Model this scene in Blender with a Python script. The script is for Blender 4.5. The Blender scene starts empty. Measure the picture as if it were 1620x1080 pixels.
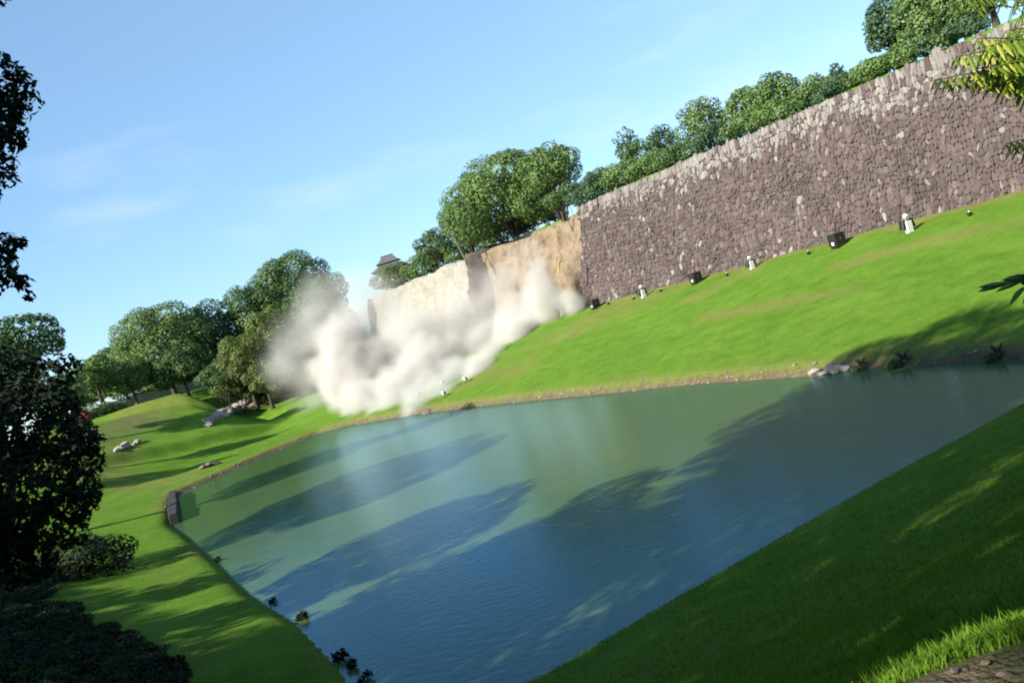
import bpy, math, random
import numpy as np
from mathutils import Vector, Matrix

sc = bpy.context.scene
COL = sc.collection
R = math.radians

# ------------------------------------------------------------------ camera, sky, sun, exposure
FPX, ROLL, B0, CAM_H = 1400.0, R(17), 60.0, 9.0
PITCH = math.atan(B0 / FPX)
cam = bpy.data.cameras.new('camera'); camo = bpy.data.objects.new('camera', cam); COL.objects.link(camo)
cam.sensor_width = 36; cam.lens = FPX / 1620 * 36; cam.clip_start = .05; cam.clip_end = 6000
fw = Vector((0, math.cos(PITCH), -math.sin(PITCH))); rt = Vector((1, 0, 0)); up = rt.cross(fw)
ir = rt * math.cos(ROLL) - up * math.sin(ROLL); iu = rt * math.sin(ROLL) + up * math.cos(ROLL)
M = Matrix((ir, iu, -fw)).transposed().to_4x4(); M.translation = Vector((0, 0, CAM_H))
camo.matrix_world = M
sc.camera = camo

SUN_EL, SUN_AZ = 28.0, 236.0
w = bpy.data.worlds.new("World"); sc.world = w; w.use_nodes = True
wn, wl = w.node_tree.nodes, w.node_tree.links
sky = wn.new('ShaderNodeTexSky'); sky.sky_type = 'NISHITA'; sky.sun_disc = False
sky.sun_elevation = R(SUN_EL); sky.sun_rotation = R(SUN_AZ); sky.ozone_density = 2.5; sky.dust_density = .35; sky.air_density = 1.0
tc = wn.new('ShaderNodeTexCoord')
def wmath(op, a, b=None, c=None):
    m = wn.new('ShaderNodeMath'); m.operation = op
    for i, v in enumerate((a, b, c)):
        if v is None: continue
        if isinstance(v, (int, float)): m.inputs[i].default_value = v
        else: wl.new(v, m.inputs[i])
    return m.outputs[0]
# thin high clouds, streaked along the horizon
mp = wn.new('ShaderNodeMapping'); mp.inputs['Scale'].default_value = (3.2, 3.2, 11.0)
mp.inputs['Location'].default_value = (1.9, .7, 2.3)
wl.new(tc.outputs['Generated'], mp.inputs[0])
nz = wn.new('ShaderNodeTexNoise'); nz.inputs['Scale'].default_value = 1.0; nz.inputs['Detail'].default_value = 5; nz.inputs['Roughness'].default_value = .5
wl.new(mp.outputs[0], nz.inputs['Vector'])
sep = wn.new('ShaderNodeSeparateXYZ'); wl.new(tc.outputs['Generated'], sep.inputs[0])
cl = wn.new('ShaderNodeMapRange'); cl.interpolation_type = 'SMOOTHSTEP'
cl.inputs['From Min'].default_value = .54; cl.inputs['From Max'].default_value = .78
cl.inputs['To Max'].default_value = .42
wl.new(nz.outputs[0], cl.inputs[0])
tint = wn.new('ShaderNodeMix'); tint.data_type = 'RGBA'; tint.blend_type = 'MULTIPLY'; tint.inputs[0].default_value = 1
wl.new(sky.outputs[0], tint.inputs[6]); tint.inputs[7].default_value = (1.0, 1.2, 1.38, 1)
cm = wn.new('ShaderNodeMix'); cm.data_type = 'RGBA'
wl.new(cl.outputs[0], cm.inputs[0]); wl.new(tint.outputs[2], cm.inputs[6]); cm.inputs[7].default_value = (6.6, 6.8, 7.8, 1)
dot = wn.new('ShaderNodeVectorMath'); dot.operation = 'DOT_PRODUCT'; wl.new(tc.outputs['Generated'], dot.inputs[0]); dot.inputs[1].default_value = (.55, .83, .05)
vf = wn.new('ShaderNodeMapRange'); vf.interpolation_type = 'SMOOTHSTEP'; vf.inputs['From Min'].default_value = -.2; vf.inputs['From Max'].default_value = .9; vf.inputs['To Max'].default_value = .34
wl.new(dot.outputs['Value'], vf.inputs[0])
veil = wn.new('ShaderNodeMix'); veil.data_type = 'RGBA'; wl.new(vf.outputs[0], veil.inputs[0]); wl.new(cm.outputs[2], veil.inputs[6]); veil.inputs[7].default_value = (3.5, 5.7, 7.3, 1)
bg = wn['Background']; wl.new(veil.outputs[2], bg.inputs[0]); bg.inputs[1].default_value = .064

sun = bpy.data.lights.new('sun', 'SUN'); so = bpy.data.objects.new('sun', sun); COL.objects.link(so)
sun.energy = 5.0; sun.angle = R(.6); sun.color = (1, .93, .80)
SD = Vector((math.sin(R(SUN_AZ)) * math.cos(R(SUN_EL)), math.cos(R(SUN_AZ)) * math.cos(R(SUN_EL)), math.sin(R(SUN_EL))))
so.rotation_euler = SD.to_track_quat('Z', 'Y').to_euler(); so.location = (0, 0, 60)

vs = sc.view_settings; vs.view_transform = 'Standard'; vs.look = 'None'; vs.gamma = 1; vs.use_curve_mapping = False
vs.exposure = 1.32
cy = sc.cycles
sc.render.engine = 'CYCLES'
cy.max_bounces = 6; cy.diffuse_bounces = 3; cy.glossy_bounces = 3; cy.transmission_bounces = 3
cy.volume_bounces = 3; cy.transparent_max_bounces = 8; cy.caustics_reflective = False; cy.caustics_refractive = False
cy.use_denoising = True
cy.filter_width = 2.0

# ------------------------------------------------------------------ helpers
def ray(px, py):
    dx, dy = px - 810, 540 - py
    c, s = math.cos(ROLL), math.sin(ROLL)
    a, b = dx * c + dy * s, -dx * s + dy * c
    cp, sp = math.cos(PITCH), math.sin(PITCH)
    return np.array([a, FPX * cp + b * sp, -FPX * sp + b * cp])
CP = np.array([0, 0, CAM_H])
def on(px, py, z=0):
    r = ray(px, py); return CP + r * ((z - CAM_H) / r[2])
def at(px, py, d):
    """the point seen at a pixel of the photograph, d metres ahead of the camera"""
    r = ray(px, py); return CP + r * (d / FPX)

def hsh(*k):
    h = np.zeros(np.broadcast(*k).shape)
    for i, q in enumerate(k): h = h + np.asarray(q) * (127.1 + 184.6 * i)
    v = np.sin(h) * 43758.5453
    return v - np.floor(v)
def vnoise(x, y, seed=0):
    xi, yi = np.floor(x), np.floor(y); xf, yf = x - xi, y - yi
    u, v = xf * xf * (3 - 2 * xf), yf * yf * (3 - 2 * yf)
    a = hsh(xi, yi, seed); b = hsh(xi + 1, yi, seed); c = hsh(xi, yi + 1, seed); d = hsh(xi + 1, yi + 1, seed)
    return (a * (1 - u) + b * u) * (1 - v) + (c * (1 - u) + d * u) * v
def fbm(x, y, seed=0, o=4):
    s, a, t = 0, 1, 0
    for i in range(o):
        s = s + a * vnoise(x * 2 ** i, y * 2 ** i, seed + i); t += a; a *= .5
    return s / t
def sstep(a, b, x):
    t = np.clip((x - a) / (b - a), 0, 1); return t * t * (3 - 2 * t)

def mesh(name, V, Fc, mat=None, smooth=False, parent=None, attrs=None):
    """V (n,3); Fc an (m,k) array or list of tuples"""
    me = bpy.data.meshes.new(name)
    V = np.asarray(V, dtype=np.float32)
    if isinstance(Fc, np.ndarray):
        m, k = Fc.shape
        me.vertices.add(len(V)); me.vertices.foreach_set('co', V.ravel())
        me.loops.add(m * k); me.loops.foreach_set('vertex_index', Fc.ravel().astype(np.int32))
        me.polygons.add(m)
        me.polygons.foreach_set('loop_start', (np.arange(m) * k).astype(np.int32))
        me.polygons.foreach_set('loop_total', np.full(m, k, np.int32))
    else:
        me.from_pydata([tuple(v) for v in V], [], Fc)
    me.update(calc_edges=True)
    if smooth: me.polygons.foreach_set('use_smooth', np.ones(len(me.polygons), bool))
    for n, a in (attrs or {}).items():
        a = np.asarray(a, np.float32)
        if a.ndim == 1:
            t = me.attributes.new(n, 'FLOAT', 'POINT'); t.data.foreach_set('value', a)
        else:
            t = me.attributes.new(n, 'FLOAT_COLOR', 'POINT')
            t.data.foreach_set('color', np.hstack([a, np.ones((len(a), 1), np.float32)]).ravel())
    if mat: me.materials.append(mat)
    o = bpy.data.objects.new(name, me); COL.objects.link(o)
    if parent: o.parent = parent
    return o
def tag(o, label=None, cat=None, group=None, kind=None):
    if label: o['label'] = label
    if cat: o['category'] = cat
    if group: o['group'] = group
    if kind: o['kind'] = kind
    return o
def thing(name, label, cat, loc=(0, 0, 0), group=None, rz=0):
    o = bpy.data.objects.new(name, None); COL.objects.link(o); o.empty_display_size = .3
    o.location = tuple(float(v) for v in loc); o.rotation_euler = (0, 0, rz)
    return tag(o, label, cat, group)
def dup(root, loc, rz, label, group=None):
    r = root.copy(); COL.objects.link(r); r.location = tuple(float(v) for v in loc); r.rotation_euler = (0, 0, rz); r['label'] = label
    if group: r['group'] = group
    for ch in list(root.children):
        c = ch.copy(); COL.objects.link(c); c.parent = r
        for g in list(ch.children):
            d = g.copy(); COL.objects.link(d); d.parent = c
    return r

class MB:
    def __init__(s): s.v, s.f = [], []
    def add(s, V, F_):
        n = len(s.v); s.v += [tuple(p) for p in V]; s.f += [tuple(i + n for i in f) for f in F_]; return s
    def box(s, c, d, rot=None, bev=.0):
        x, y, z = d[0] / 2, d[1] / 2, d[2] / 2
        b = min(bev, min(x, y, z) * .9)
        V = []; 
        if b <= 0:
            V = [Vector((sx * x, sy * y, sz * z)) for sz in (-1, 1) for sy in (-1, 1) for sx in (-1, 1)]
            Fc = [(0, 2, 3, 1), (4, 5, 7, 6), (0, 1, 5, 4), (1, 3, 7, 5), (3, 2, 6, 7), (2, 0, 4, 6)]
        else:
            def ringxy(zz, i):
                a, e = x - i, y - i
                return [Vector((a - b, -e, zz)), Vector((a, -e + b, zz)), Vector((a, e - b, zz)), Vector((a - b, e, zz)),
                        Vector((-a + b, e, zz)), Vector((-a, e - b, zz)), Vector((-a, -e + b, zz)), Vector((-a + b, -e, zz))]
            V = ringxy(-z, b * .7) + ringxy(-z + b, 0) + ringxy(z - b, 0) + ringxy(z, b * .7)
            Fc = [tuple(range(7, -1, -1)), tuple(range(24, 32))]
            for r_ in range(3):
                for i in range(8):
                    j = (i + 1) % 8; Fc.append((r_ * 8 + i, r_ * 8 + j, r_ * 8 + 8 + j, r_ * 8 + 8 + i))
        rm = rot if rot is not None else Matrix.Identity(3)
        V = [rm @ v + Vector(c) for v in V]
        return s.add(V, Fc)
    def tube(s, pts, rad, n=8, cap=True):
        pts = [Vector(p) for p in pts]; V = []; Fc = []
        for i, p in enumerate(pts):
            d = (pts[min(i + 1, len(pts) - 1)] - pts[max(i - 1, 0)]).normalized()
            a = d.cross(Vector((.13, .31, 1)) if abs(d.z) < .9 else Vector((1, .2, 0))).normalized(); b = d.cross(a)
            r = rad[i] if hasattr(rad, '__len__') else rad
            for k in range(n):
                t = 2 * math.pi * k / n; V.append(p + (a * math.cos(t) + b * math.sin(t)) * r)
        for i in range(len(pts) - 1):
            for k in range(n):
                k2 = (k + 1) % n; Fc.append((i * n + k, i * n + k2, (i + 1) * n + k2, (i + 1) * n + k))
        if cap: Fc += [tuple(range(n - 1, -1, -1)), tuple((len(pts) - 1) * n + k for k in range(n))]
        return s.add(V, Fc)
    def build(s, name, mat, parent=None, smooth=False):
        return mesh(name, s.v, s.f, mat, smooth, parent)

# ------------------------------------------------------------------ materials
ALB = .60   # overall reflectance, set with the exposure
def dk(c): return tuple(x * ALB for x in c)
def newmat(name, col=(.5, .5, .5), rough=.8, spec=.3):
    m = bpy.data.materials.new(name); m.use_nodes = True
    b = m.node_tree.nodes['Principled BSDF']
    b.inputs['Base Color'].default_value = (*col, 1); b.inputs['Roughness'].default_value = rough
    b.inputs['Specular IOR Level'].default_value = spec
    return m, m.node_tree.nodes, m.node_tree.links, b
def N(n, t, **kw):
    x = n.new(t)
    for k, v in kw.items():
        if k in x.inputs: x.inputs[k].default_value = v
        else: setattr(x, k, v)
    return x
def noise(n, l, scale, detail=4, rough=.5, vec=None, coord='Object'):
    t = N(n, 'ShaderNodeTexNoise'); t.inputs['Scale'].default_value = scale; t.inputs['Detail'].default_value = detail; t.inputs['Roughness'].default_value = rough
    if vec is None:
        g = n.new('ShaderNodeNewGeometry') if coord == 'World' else n.new('ShaderNodeTexCoord')
        vec = g.outputs['Position'] if coord == 'World' else g.outputs['Object']
    l.new(vec, t.inputs['Vector']); return t.outputs[0]
def ramp(n, l, fac, stops):
    r = n.new('ShaderNodeValToRGB'); e = r.color_ramp.elements
    while len(e) < len(stops): e.new(.5)
    for k, (p, c) in enumerate(stops): e[k].position = p; e[k].color = (*c, 1)
    l.new(fac, r.inputs[0]); return r.outputs[0]
def mix(n, l, fac, a, b, mode='MIX'):
    m = n.new('ShaderNodeMix'); m.data_type = 'RGBA'; m.blend_type = mode
    for i, v in ((0, fac), (6, a), (7, b)):
        if isinstance(v, (int, float)): m.inputs[i].default_value = v
        elif isinstance(v, tuple): m.inputs[i].default_value = (*v, 1)
        else: l.new(v, m.inputs[i])
    return m.outputs[2]
def bump(n, l, b, h, strength=.5, dist=.05):
    x = n.new('ShaderNodeBump'); x.inputs['Strength'].default_value = strength; x.inputs['Distance'].default_value = dist
    l.new(h, x.inputs['Height']); l.new(x.outputs[0], b.inputs['Normal'])
def attr(n, name, out='Fac'):
    a = n.new('ShaderNodeAttribute'); a.attribute_name = name; return a.outputs[out]

def noisy(name, c1, c2, scale=3, rough=.85, spec=.25, bs=.4, bd=.03, detail=6):
    c1, c2 = dk(c1), dk(c2); m, n, l, b = newmat(name, c1, rough, spec)
    f = noise(n, l, scale, detail, .6)
    l.new(ramp(n, l, f, [(.35, c1), (.65, c2)]), b.inputs['Base Color'])
    bump(n, l, b, noise(n, l, scale * 3, 5, .6), bs, bd)
    return m

def leafmat(name, c1, c2, trans=.3, rough=.55):
    """leaves: two greens by leaf and by bough, thin enough to let some light through"""
    c1, c2 = dk(c1), dk(c2); m, n, l, b = newmat(name, c1, rough, .25)
    g = n.new('ShaderNodeNewGeometry')
    col = ramp(n, l, g.outputs['Random Per Island'], [(.0, tuple(x * .7 for x in c1)), (.5, c1), (1., c2)])
    col = mix(n, l, attr(n, 'bough'), col, mix(n, l, .55, col, c2))
    l.new(col, b.inputs['Base Color'])
    t = n.new('ShaderNodeBsdfTranslucent'); l.new(col, t.inputs[0])
    ms = n.new('ShaderNodeMixShader'); ms.inputs[0].default_value = trans
    l.new(b.outputs[0], ms.inputs[1]); l.new(t.outputs[0], ms.inputs[2])
    l.new(ms.outputs[0], n['Material Output'].inputs[0])
    return m
LEAF = {
 'camphor': leafmat('camphor leaves', (.125, .235, .065), (.25, .39, .10)),
 'deep': leafmat('deep green leaves', (.095, .190, .062), (.17, .28, .085)),
 'blue': leafmat('blue green leaves', (.078, .160, .078), (.13, .24, .10)),
 'light': leafmat('light green leaves', (.16, .28, .09), (.28, .42, .13)),
 'olive': leafmat('olive green leaves', (.14, .21, .05), (.26, .33, .09)),
 'dark': leafmat('shade dark leaves', (.010, .026, .012), (.028, .055, .018), .08, .85),  # near-black greens put the foreground trees' shade into the leaf colour
 'fern': leafmat('yellow green leaflets', (.22, .36, .03), (.62, .66, .10), .4, .45),
 'red': leafmat('reddish leaves', (.25, .05, .04), (.45, .16, .12)),
}
BARK = noisy('bark', (.05, .038, .03), (.11, .09, .07), 4, bd=.05)
PALE_BARK = noisy('pale bark', (.14, .12, .09), (.25, .22, .17), 4, bd=.03)
ROCK = noisy('pale rock', (.33, .29, .26), (.52, .47, .42), 2.5, bd=.08)
BROWNROCK = noisy('brown rock', (.16, .12, .10), (.27, .21, .17), 2.5, bd=.08)
CONC = noisy('shade toned concrete', (.03, .03, .027), (.075, .07, .06), 2, bd=.03)  # dark tone stands for the shade on the revetment face
BLACK = newmat('black enamel', (.012, .012, .013), .35, .5)[0]
WHITE = noisy('white painted metal', (.74, .76, .70), (.84, .85, .80), 3, .45, .4, .1, .01)
GREY = newmat('grey galvanised steel', (.30, .31, .31), .45, .5)[0]
GLASS = newmat('lamp glass', (.55, .58, .6), .12, .8)[0]
RUST = noisy('rusty steel', (.12, .06, .04), (.2, .11, .07), 6)

# ------------------------------------------------------------------ the lie of the land
POND = np.array([(24.5, 36), (21.3, 38.3), (19.2, 43.8), (17.1, 48.2), (15.5, 50.2), (11.1, 59.8), (5.8, 68.8), (-2.3, 83.3), (-12.6, 99.7),
 (-17.7, 105.5), (-22.8, 112.5), (-27.6, 114.5), (-31.4, 109), (-34.2, 101), (-37.6, 92.5), (-36.6, 88), (-32.2, 76), (-29.4, 68.5), (-25.1, 60.5),
 (-19.0, 48.4), (-14.2, 38.7), (-10.6, 32.3), (-7.9, 26.5), (-6.6, 23.2), (-5.0, 20.4), (-1.8, 20.9), (0.8, 22.5), (4.9, 24.9), (10.0, 27.8), (16.9, 31.4)])
def seg_dist(x, y, a, b):
    ax, ay = a; bx, by = b; dx, dy = bx - ax, by - ay
    t = np.clip(((x - ax) * dx + (y - ay) * dy) / (dx * dx + dy * dy), 0, 1)
    return np.hypot(x - ax - t * dx, y - ay - t * dy)
def pond_dist(x, y):
    d = np.full(x.shape, 1e9); ins = np.zeros(x.shape, bool)
    for i in range(len(POND)):
        a, b = POND[i], POND[(i + 1) % len(POND)]
        d = np.minimum(d, seg_dist(x, y, a, b))
        c = (a[1] > y) != (b[1] > y)
        with np.errstate(divide='ignore', invalid='ignore'):
            xx = (b[0] - a[0]) * (y - a[1]) / (b[1] - a[1]) + a[0]
        ins ^= c & (x < xx)
    return np.where(ins, -d, d)
W0 = np.array([39.5, 65.0]); WD = np.array([-28.4, 44.0]); WD = WD / np.hypot(*WD); WN = np.array([-WD[1], WD[0]])  # WN towards the water
if WN @ np.array([-1, -1]) < 0: WN = -WN
WH, WB = 12.8, 5.7
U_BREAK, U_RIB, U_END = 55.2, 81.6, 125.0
def wall_uv(x, y):
    dx, dy = x - W0[0], y - W0[1]
    return dx * WD[0] + dy * WD[1], -(dx * WN[0] + dy * WN[1])       # u along, s behind the foot
def step_line(x, y, a, b, wid):
    """signed drop across a terrace edge from a to b"""
    ax, ay = a; dx, dy = b[0] - ax, b[1] - ay; L = math.hypot(dx, dy); dx /= L; dy /= L
    t = (x - ax) * dx + (y - ay) * dy; s = (x - ax) * dy - (y - ay) * dx    # s>0 to the right, towards the water
    return sstep(-wid, wid, s) * sstep(-6, 2, t) * sstep(L + 6, L - 2, t) * np.exp(-np.clip(s, 0, 99) / 7.)
T1A, T1B = on(180, 716, 4.6)[:2], on(424, 640, 4.6)[:2]
T2A, T2B = on(165, 758, 2.6)[:2], on(425, 668, 2.6)[:2]
def height(x, y):
    x = np.asarray(x, float); y = np.asarray(y, float)
    d = pond_dist(x, y); u, s = wall_uv(x, y)
    dp = np.clip(d, 0, None)
    lip = .42 * sstep(0, .9, dp)
    far = sstep(42, 85, y) * sstep(-8, -30, x + (y - 60) * .0)
    near_z = lip + 6.9 * np.clip(dp / 18.3, 0, 1) ** 1.28
    left_z = lip + 11.6 * (1 - np.exp(-np.clip(dp, 0, None) * .24 / 11.6 * 1.0)) * (1 + .0 * x)
    left_z = lip + np.minimum(dp * .235, 11.6 - 3 * np.exp(-(dp - 30).clip(0) / 12) + .02 * (dp - 40).clip(0)).clip(0, 13)
    left_z = lip + .11 * np.clip(dp, 0, 42) + .21 * np.clip(dp - 11, 0, 27)
    soft = sstep(-5.5, -9, x) * sstep(14, 24, y)
    near_z = near_z * (1 - soft) + soft * (lip + 6.9 * np.clip(dp / 20.5, 0, 1) ** 1.7)
    base = near_z * (1 - far) + left_z * far
    dw = np.clip(-s, 0, None)
    wall_z = lip + (WB - .4) * (dp / (dp + dw + 1e-6)) ** 1.05
    side = sstep(-6, 8, (x + 30) * WN[0] * -1 + (y - 112) * WN[1] * -1 + 0 * x)   # 1 on the wall side of the pond tip
    ww = sstep(30, 14, -s) * sstep(138, 112, u)
    onside = sstep(0, 1, ww)
    # points whose nearest land is the far bank belong to the wall slope
    farbank = ((x - (-30)) * WD[1] - (y - 113) * WD[0]) > 0
    fb = sstep(-4, 6, ((x + 30) * WD[1] - (y - 113) * WD[0])) * sstep(20, 34, y + .1 * x)
    z = base * (1 - fb * sstep(150, 118, u)) + wall_z * fb * sstep(150, 118, u)
    coll = sstep(U_BREAK - 1, U_BREAK + 3, u)
    s0 = 4.6 + 7 * coll
    jump = sstep(s0 - 1.2, s0, s) * sstep(U_END + 26, U_END - 2, u)
    plateau = WB + WH - .35 + .25 * fbm(x * .1, y * .1, 5)
    z = z * (1 - jump) + plateau * jump
    z = z + (fbm(x * .12, y * .12, 1) - .5) * .55 * sstep(1, 10, dp) + (fbm(x * .6, y * .6, 2) - .5) * .14 * sstep(.5, 3, dp)
    z = z - 1.5 * step_line(x, y, T1A, T1B, .35) - 1.3 * step_line(x, y, T2A, T2B, .8)
    z = np.where(d < 0, -np.clip(-d * .8, 0, 2.0) - .02, z)
    return z
def hz(x, y): return float(height(np.array([x]), np.array([y]))[0])
def hit(px, py, d0=2, d1=400):
    """first ground point on the ray through a pixel of the photograph"""
    r = ray(px, py) / FPX
    t = d0 * np.exp(np.linspace(0, math.log(d1 / d0), 2500))
    P_ = CP[None] + r[None] * t[:, None]
    g = np.maximum(height(P_[:, 0], P_[:, 1]), 0)
    k = np.where(P_[:, 2] <= g)[0]
    if len(k) == 0: return P_[-1]
    return P_[k[0]]

def axis(lo, hi, step, out_lo, out_hi):
    a = list(np.arange(lo, hi + step * .5, step)); s = step; x = lo
    L = []
    while x > out_lo: s *= 1.25; x -= s; L.append(x)
    s = step; x = hi; Rr = []
    while x < out_hi: s *= 1.25; x += s; Rr.append(x)
    return np.array(L[::-1] + a + Rr)
gx = axis(-75, 50, .45, -2500, 2500); gy = axis(-3, 150, .45, -2500, 2500)
X, Y = np.meshgrid(gx, gy); Z = height(X, Y)
nx, ny = len(gx), len(gy)
idx = np.arange(nx * ny).reshape(ny, nx)
Fq = np.stack([idx[:-1, :-1], idx[:-1, 1:], idx[1:, 1:], idx[1:, :-1]], -1).reshape(-1, 4)
D = pond_dist(X, Y); U, S_ = wall_uv(X, Y)
nf = fbm(X * .35, Y * .35, 9); nf2 = fbm(X * 1.3, Y * 1.3, 12)
NEARL, FARL = list(range(16, len(POND))), list(range(0, 18))
def line_dist(x, y, ids):
    d = np.full(x.shape, 1e9)
    for i in range(len(ids) - 1): d = np.minimum(d, seg_dist(x, y, POND[ids[i]], POND[ids[i + 1]]))
    return d
sandy = (line_dist(X, Y, FARL) < line_dist(X, Y, NEARL)) * 1.0
dirt = sstep(.75, .35, D + (nf2 - .5) * .7) * (.15 + .85 * sandy)
cx, cy_ = on(1560, 1040, 7.4)[:2]
DC = hit(1650, 1120, 1)[:2]; camd = np.hypot((X - DC[0]) / .56, (Y - DC[1]) / .48)
dirt = np.maximum(dirt, sstep(1.25, .85, camd + (nf2 - .5) * .5))
la, lb = hit(200, 672)[:2], hit(110, 700)[:2]
dirt = np.maximum(dirt, .45 * sstep(8, 3, seg_dist(X, Y, la, lb) + (nf - .5) * 5))
pa, pb = hit(0, 930)[:2], hit(230, 1075)[:2]
dirt = np.maximum(dirt, .12 * sstep(3.4, 1.0, seg_dist(X, Y, pa, pb) + (nf2 - .5) * 1.2))
dry = .9 * sstep(2.2, .2, -S_ + (nf - .5) * 3) * (S_ < 3)
g1, g2 = hit(1120, 500)[:2], hit(1340, 460)[:2]
dry = np.maximum(dry, .75 * sstep(1.9, .1, seg_dist(X, Y, g1, g2) + (nf - .5) * 2.4))
g1, g2 = hit(1330, 420)[:2], hit(1640, 345)[:2]
dry = np.maximum(dry, .7 * sstep(1.8, .1, seg_dist(X, Y, g1, g2) + (nf - .5) * 2.4))
dry = np.maximum(dry, .55 * sstep(.60, .72, fbm(X * .07, Y * .07, 31)))
dry = np.maximum(dry, sstep(2.6, 1.0, D + (nf - .5) * 2) * .6 * sandy)

m, n, l, b = newmat('grass and earth', (.1, .2, .03), .95, .04)
f1 = noise(n, l, .18, 5, .55, coord='World'); f2 = noise(n, l, 4.0, 6, .65, coord='World'); f3 = noise(n, l, 28, 4, .6, coord='World')
gr = ramp(n, l, f1, [(.32, (.078, .165, .014)), (.52, (.102, .205, .021)), (.7, (.130, .215, .028))])
gr = mix(n, l, .5, gr, ramp(n, l, f2, [(.3, (.062, .150, .012)), (.7, (.142, .250, .034))]))
gr = mix(n, l, .35, gr, ramp(n, l, f3, [(.3, (.030, .085, .006)), (.7, (.150, .250, .035))]))
f4 = noise(n, l, .75, 4, .6, coord='World')
gr = mix(n, l, .55, gr, ramp(n, l, f4, [(.3, (.62, .68, .6)), (.5, (1, 1, 1)), (.68, (1.28, 1.2, 1.2))]), 'MULTIPLY')
drc = ramp(n, l, f2, [(.3, (.125, .145, .035)), (.7, (.20, .19, .06))])
gr = mix(n, l, attr(n, 'dry'), gr, drc)
ea = ramp(n, l, f2, [(.25, (.05, .036, .024)), (.5, (.12, .09, .06)), (.75, (.21, .17, .12))])
l.new(mix(n, l, attr(n, 'dirt'), gr, ea), b.inputs['Base Color'])
bf = mix(n, l, .5, f2, f3); bump(n, l, b, bf, .9, .16)
GROUND = m
ground = mesh('ground', np.stack([X, Y, Z], -1).reshape(-1, 3), Fq, GROUND, True, attrs={'dirt': dirt.ravel(), 'dry': dry.ravel()})
tag(ground, kind='structure')

# water
m, n, l, b = newmat('murky moat water', (.13, .15, .06), .06, .5)
b.inputs['IOR'].default_value = 1.40
geo = n.new('ShaderNodeNewGeometry')
mpw = n.new('ShaderNodeMapping'); mpw.inputs['Scale'].default_value = (1.0, 1.7, 1); mpw.inputs['Rotation'].default_value = (0, 0, R(30)); l.new(geo.outputs['Position'], mpw.inputs[0])
w1 = noise(n, l, 2.2, 4, .55, vec=mpw.outputs[0]); w2 = noise(n, l, .35, 3, .5, vec=mpw.outputs[0]); w3 = noise(n, l, 9., 3, .5, vec=mpw.outputs[0])
ad = n.new('ShaderNodeMath'); ad.operation = 'MULTIPLY_ADD'; l.new(w3, ad.inputs[0]); ad.inputs[1].default_value = .12; l.new(w1, ad.inputs[2])
bump(n, l, b, ad.outputs[0], .34, .05); b.inputs['Specular Tint'].default_value = (.10, .46, 1, 1)
l.new(ramp(n, l, w2, [(.3, (.050, .100, .036)), (.7, (.070, .106, .030))]), b.inputs['Base Color'])
rr = n.new('ShaderNodeMapRange'); rr.inputs['To Min'].default_value = .05; rr.inputs['To Max'].default_value = .16; l.new(w2, rr.inputs[0]); l.new(rr.outputs[0], b.inputs['Roughness'])
# body colour under a thin bluish mirror
b.inputs['Specular IOR Level'].default_value = 0.0; b.inputs['Roughness'].default_value = 1
gl_ = n.new('ShaderNodeBsdfGlossy'); gl_.inputs['Color'].default_value = (.44, .72, 1, 1); l.new(rr.outputs[0], gl_.inputs['Roughness'])
for q in list(b.inputs['Roughness'].links): l.remove(q)
bn_ = b.inputs['Normal'].links[0].from_socket; l.new(bn_, gl_.inputs['Normal'])
fr_ = n.new('ShaderNodeFresnel'); fr_.inputs['IOR'].default_value = 1.38; l.new(bn_, fr_.inputs['Normal'])
mx_ = n.new('ShaderNodeMixShader'); l.new(fr_.outputs[0], mx_.inputs[0]); l.new(b.outputs[0], mx_.inputs[1]); l.new(gl_.outputs[0], mx_.inputs[2]); l.new(mx_.outputs[0], n['Material Output'].inputs[0])
water = mesh('water', [(-60, 10, 0), (40, 10, 0), (40, 130, 0), (-60, 130, 0)], [(0, 1, 2, 3)], m)
tag(water, kind='structure')

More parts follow.
